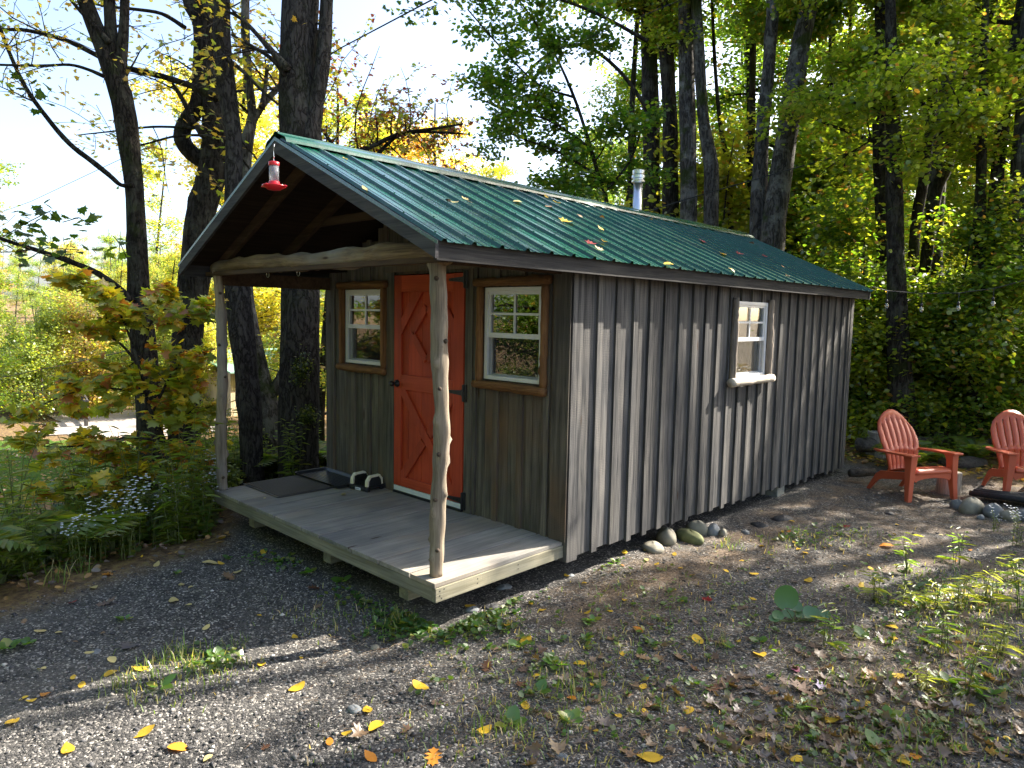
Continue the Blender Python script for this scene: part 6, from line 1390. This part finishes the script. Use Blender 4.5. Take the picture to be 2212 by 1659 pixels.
# the rest of the litter, too many to count
def litter(regs, name, size, cols):
    P_ = []
    for (u, v, su, sv, k_) in regs:
        q, _ = gpt_many(rg.normal(u, su, k_), np.maximum(rg.normal(v, sv, k_), 1035)); P_.append(q)
    P_ = np.vstack(P_); P_ = P_[~under_cabin(P_)]; n = len(P_); P_[:,2] += rg.uniform(.002,.02,n)
    o = fin(leafmesh(name, P_, rnd_unit(n, .2, rg), upish(n, .45, rg), size*rg.uniform(.5,1.3,n), curl(MAPLE, .25, .3, 2)), name, cols); o.color = (.13,.08,.05,1); return tag(o, kind='stuff')
L_lit = leafmat('dead_leaf_litter', (.22,.14,.08), .4, trans=.15, third=(.15,.12,.10), tf=.3, vr=.9)
litter([(1950,1560,220,80,240),(1700,1520,200,80,90),(2100,1440,100,90,110),(1300,1520,200,80,50)], 'leaf_litter', .062, L_lit)
# woodland floor litter beyond the yard and on the bank
n_ = 15000; X = rg.uniform(-3, 8, n_); Y = rg.uniform(8.0, 20, n_); P_ = np.stack([X, Y, gz(X, Y)+.02], 1)
o = fin(leafmesh('woodland_floor_leaves', P_, rnd_unit(n_, .2, rg), upish(n_, .4, rg), .10*rg.uniform(.6,1.3,n_), DIA), 'woodland_floor_leaves', leafmat('woodland_litter', (.42,.28,.05), .4, third=(.12,.14,.02), tf=.2, trans=.2)); o.color = (.26,.13,.05,1); tag(o, kind='stuff')
n_ = 9000; X = rg.uniform(-16, -2.3, n_); Y = rg.uniform(-3, 9, n_); xe = np.interp(Y, [-6, -1.9, -0.2, 0.6, 8, 30], [-1.5, -2.2, -2.55, -3.9, -4.6, -7.0]); k_ = X < xe; X, Y = X[k_], Y[k_]; n_ = len(X)
P_ = np.stack([X, Y, gz(X, Y)+.03], 1); o = fin(leafmesh('bank_leaf_litter', P_, rnd_unit(n_, .2, rg), upish(n_, .4, rg), .06*rg.uniform(.6,1.3,n_), curl(OV2,.5,.5,1)), 'bank_leaf_litter', L_lit); o.color = (.3,.17,.07,1); tag(o, kind='stuff')
# leaves on the roof and deck
def roofpt(u, v):
    r = ray(u, v); n3 = np.array([SL, 0, 1.0]); n3 /= np.linalg.norm(n3); q = np.array([RX, 0, RZ+.012]); t_ = ((q-CAM)@n3)/(r@n3); return CAM+r*t_, n3
for i, (u, v, w_, col, lab) in enumerate([(787,412,14,'pale','pale leaf near the front rake edge of the roof'),(745,346,12,'yellow','yellow leaf tucked under the ridge cap at the front'),(980,440,13,'pale','left leaf of the loose trio on the roof'),(1001,432,12,'pale','middle leaf of the loose trio on the roof'),(1013,440,14,'tan','right leaf of the loose trio on the roof'),(1116,438,14,'pale','round pale leaf in the upper middle of the roof'),(1180,428,11,'yellow','small leaf under the ridge cap mid-roof'),(1200,440,12,'yellow','yellow leaf just below the ridge cap mid-roof'),(1183,449,11,'tan','tan leaf beside the ridge mid-roof'),(1252,470,12,'tan','tan leaf high on the mid-roof'),(1300,472,14,'orange','orange leaf below the stove pipe'),
   (1222,482,20,'yellow','long yellow leaf in the middle of the roof'),(1297,497,13,'yellow','flat yellow leaf right of the middle of the roof'),(1303,524,16,'yellow','yellow leaf above the red one on the roof'),(1277,530,18,'red','bright red leaf on the lower roof'),(1290,540,14,'pale','pale leaf touching the red one on the roof'),(1406,476,8,'yellow','small yellow leaf near the ridge left of the trunks'),(1442,573,17,'yellow','big yellow leaf at the eave above the side window'),(1515,523,10,'red','dark red leaf on the far half of the roof'),(1560,551,11,'yellow','yellow leaf left of the red one on the far roof'),(1598,551,13,'red','red leaf on the far half near the ridge'),(1580,586,12,'yellow','yellow leaf near the far eave'),(1622,527,12,'tan','tan leaf by the far ridge end'),(1652,556,9,'red','tiny red leaf on the far roof slope'),(1690,578,8,'orange','small orange leaf near the far roof corner'),(1700,598,11,'tan','tan leaf clump at the far eave')]):
    p, n3 = roofpt(u, v); d = (p-CAM)@_f; kd = ['o1','o2','o3','m1'][i % 4] if col != 'red' else 'm1'
    fallen(p+n3*.012, w_*d/F0*1.45, kd, col, lab, 'leaves on the roof', i*2.1, .2, 0, n3)
for u, v, w_, lab in ((742,1068,18,'single yellow leaf on the deck in front of the boot brush'), (572,1076,9,'tiny pale leaf on the deck before the doormat')):
    r = ray(u, v); t_ = (.006-CAM[2])/r[2]; p = CAM+r*t_; fallen(p, w_*t_/F0, 'o1', 'pale', lab, 'leaves on the deck', 1.0)
# where things share a description, say which one by its order in the photo
dup_ = {}
for o in sc.objects:
    if o.parent is None and o.get('label') and o.get('category'):
        v = np.array(o.matrix_world.translation if o.matrix_world.translation.length else o.location)-CAM; v = np.array(o.location)-CAM; d = v@_f
        if d > .3: dup_.setdefault(o['label'], []).append((W0/2+F0*(v@RR)/d, o.name))
ORD = 'leftmost,second from left,third from left,fourth from left,fifth from left,sixth from left,seventh from left,eighth from left,ninth from left,tenth from left'.split(',')
for lab, L in dup_.items():
    if 2 <= len(L) <= 10 and 'past the' not in lab and 'photographer' not in lab:
        for (u, nm), od in zip(sorted(L), ORD): bpy.data.objects[nm]['label'] = (lab+', '+od) if len((lab+' '+od).split()) <= 16 else lab.replace('yellow-green ','').replace('distant autumn ','').replace(' far','').replace('leafy ','')+', '+od
print('script ok')
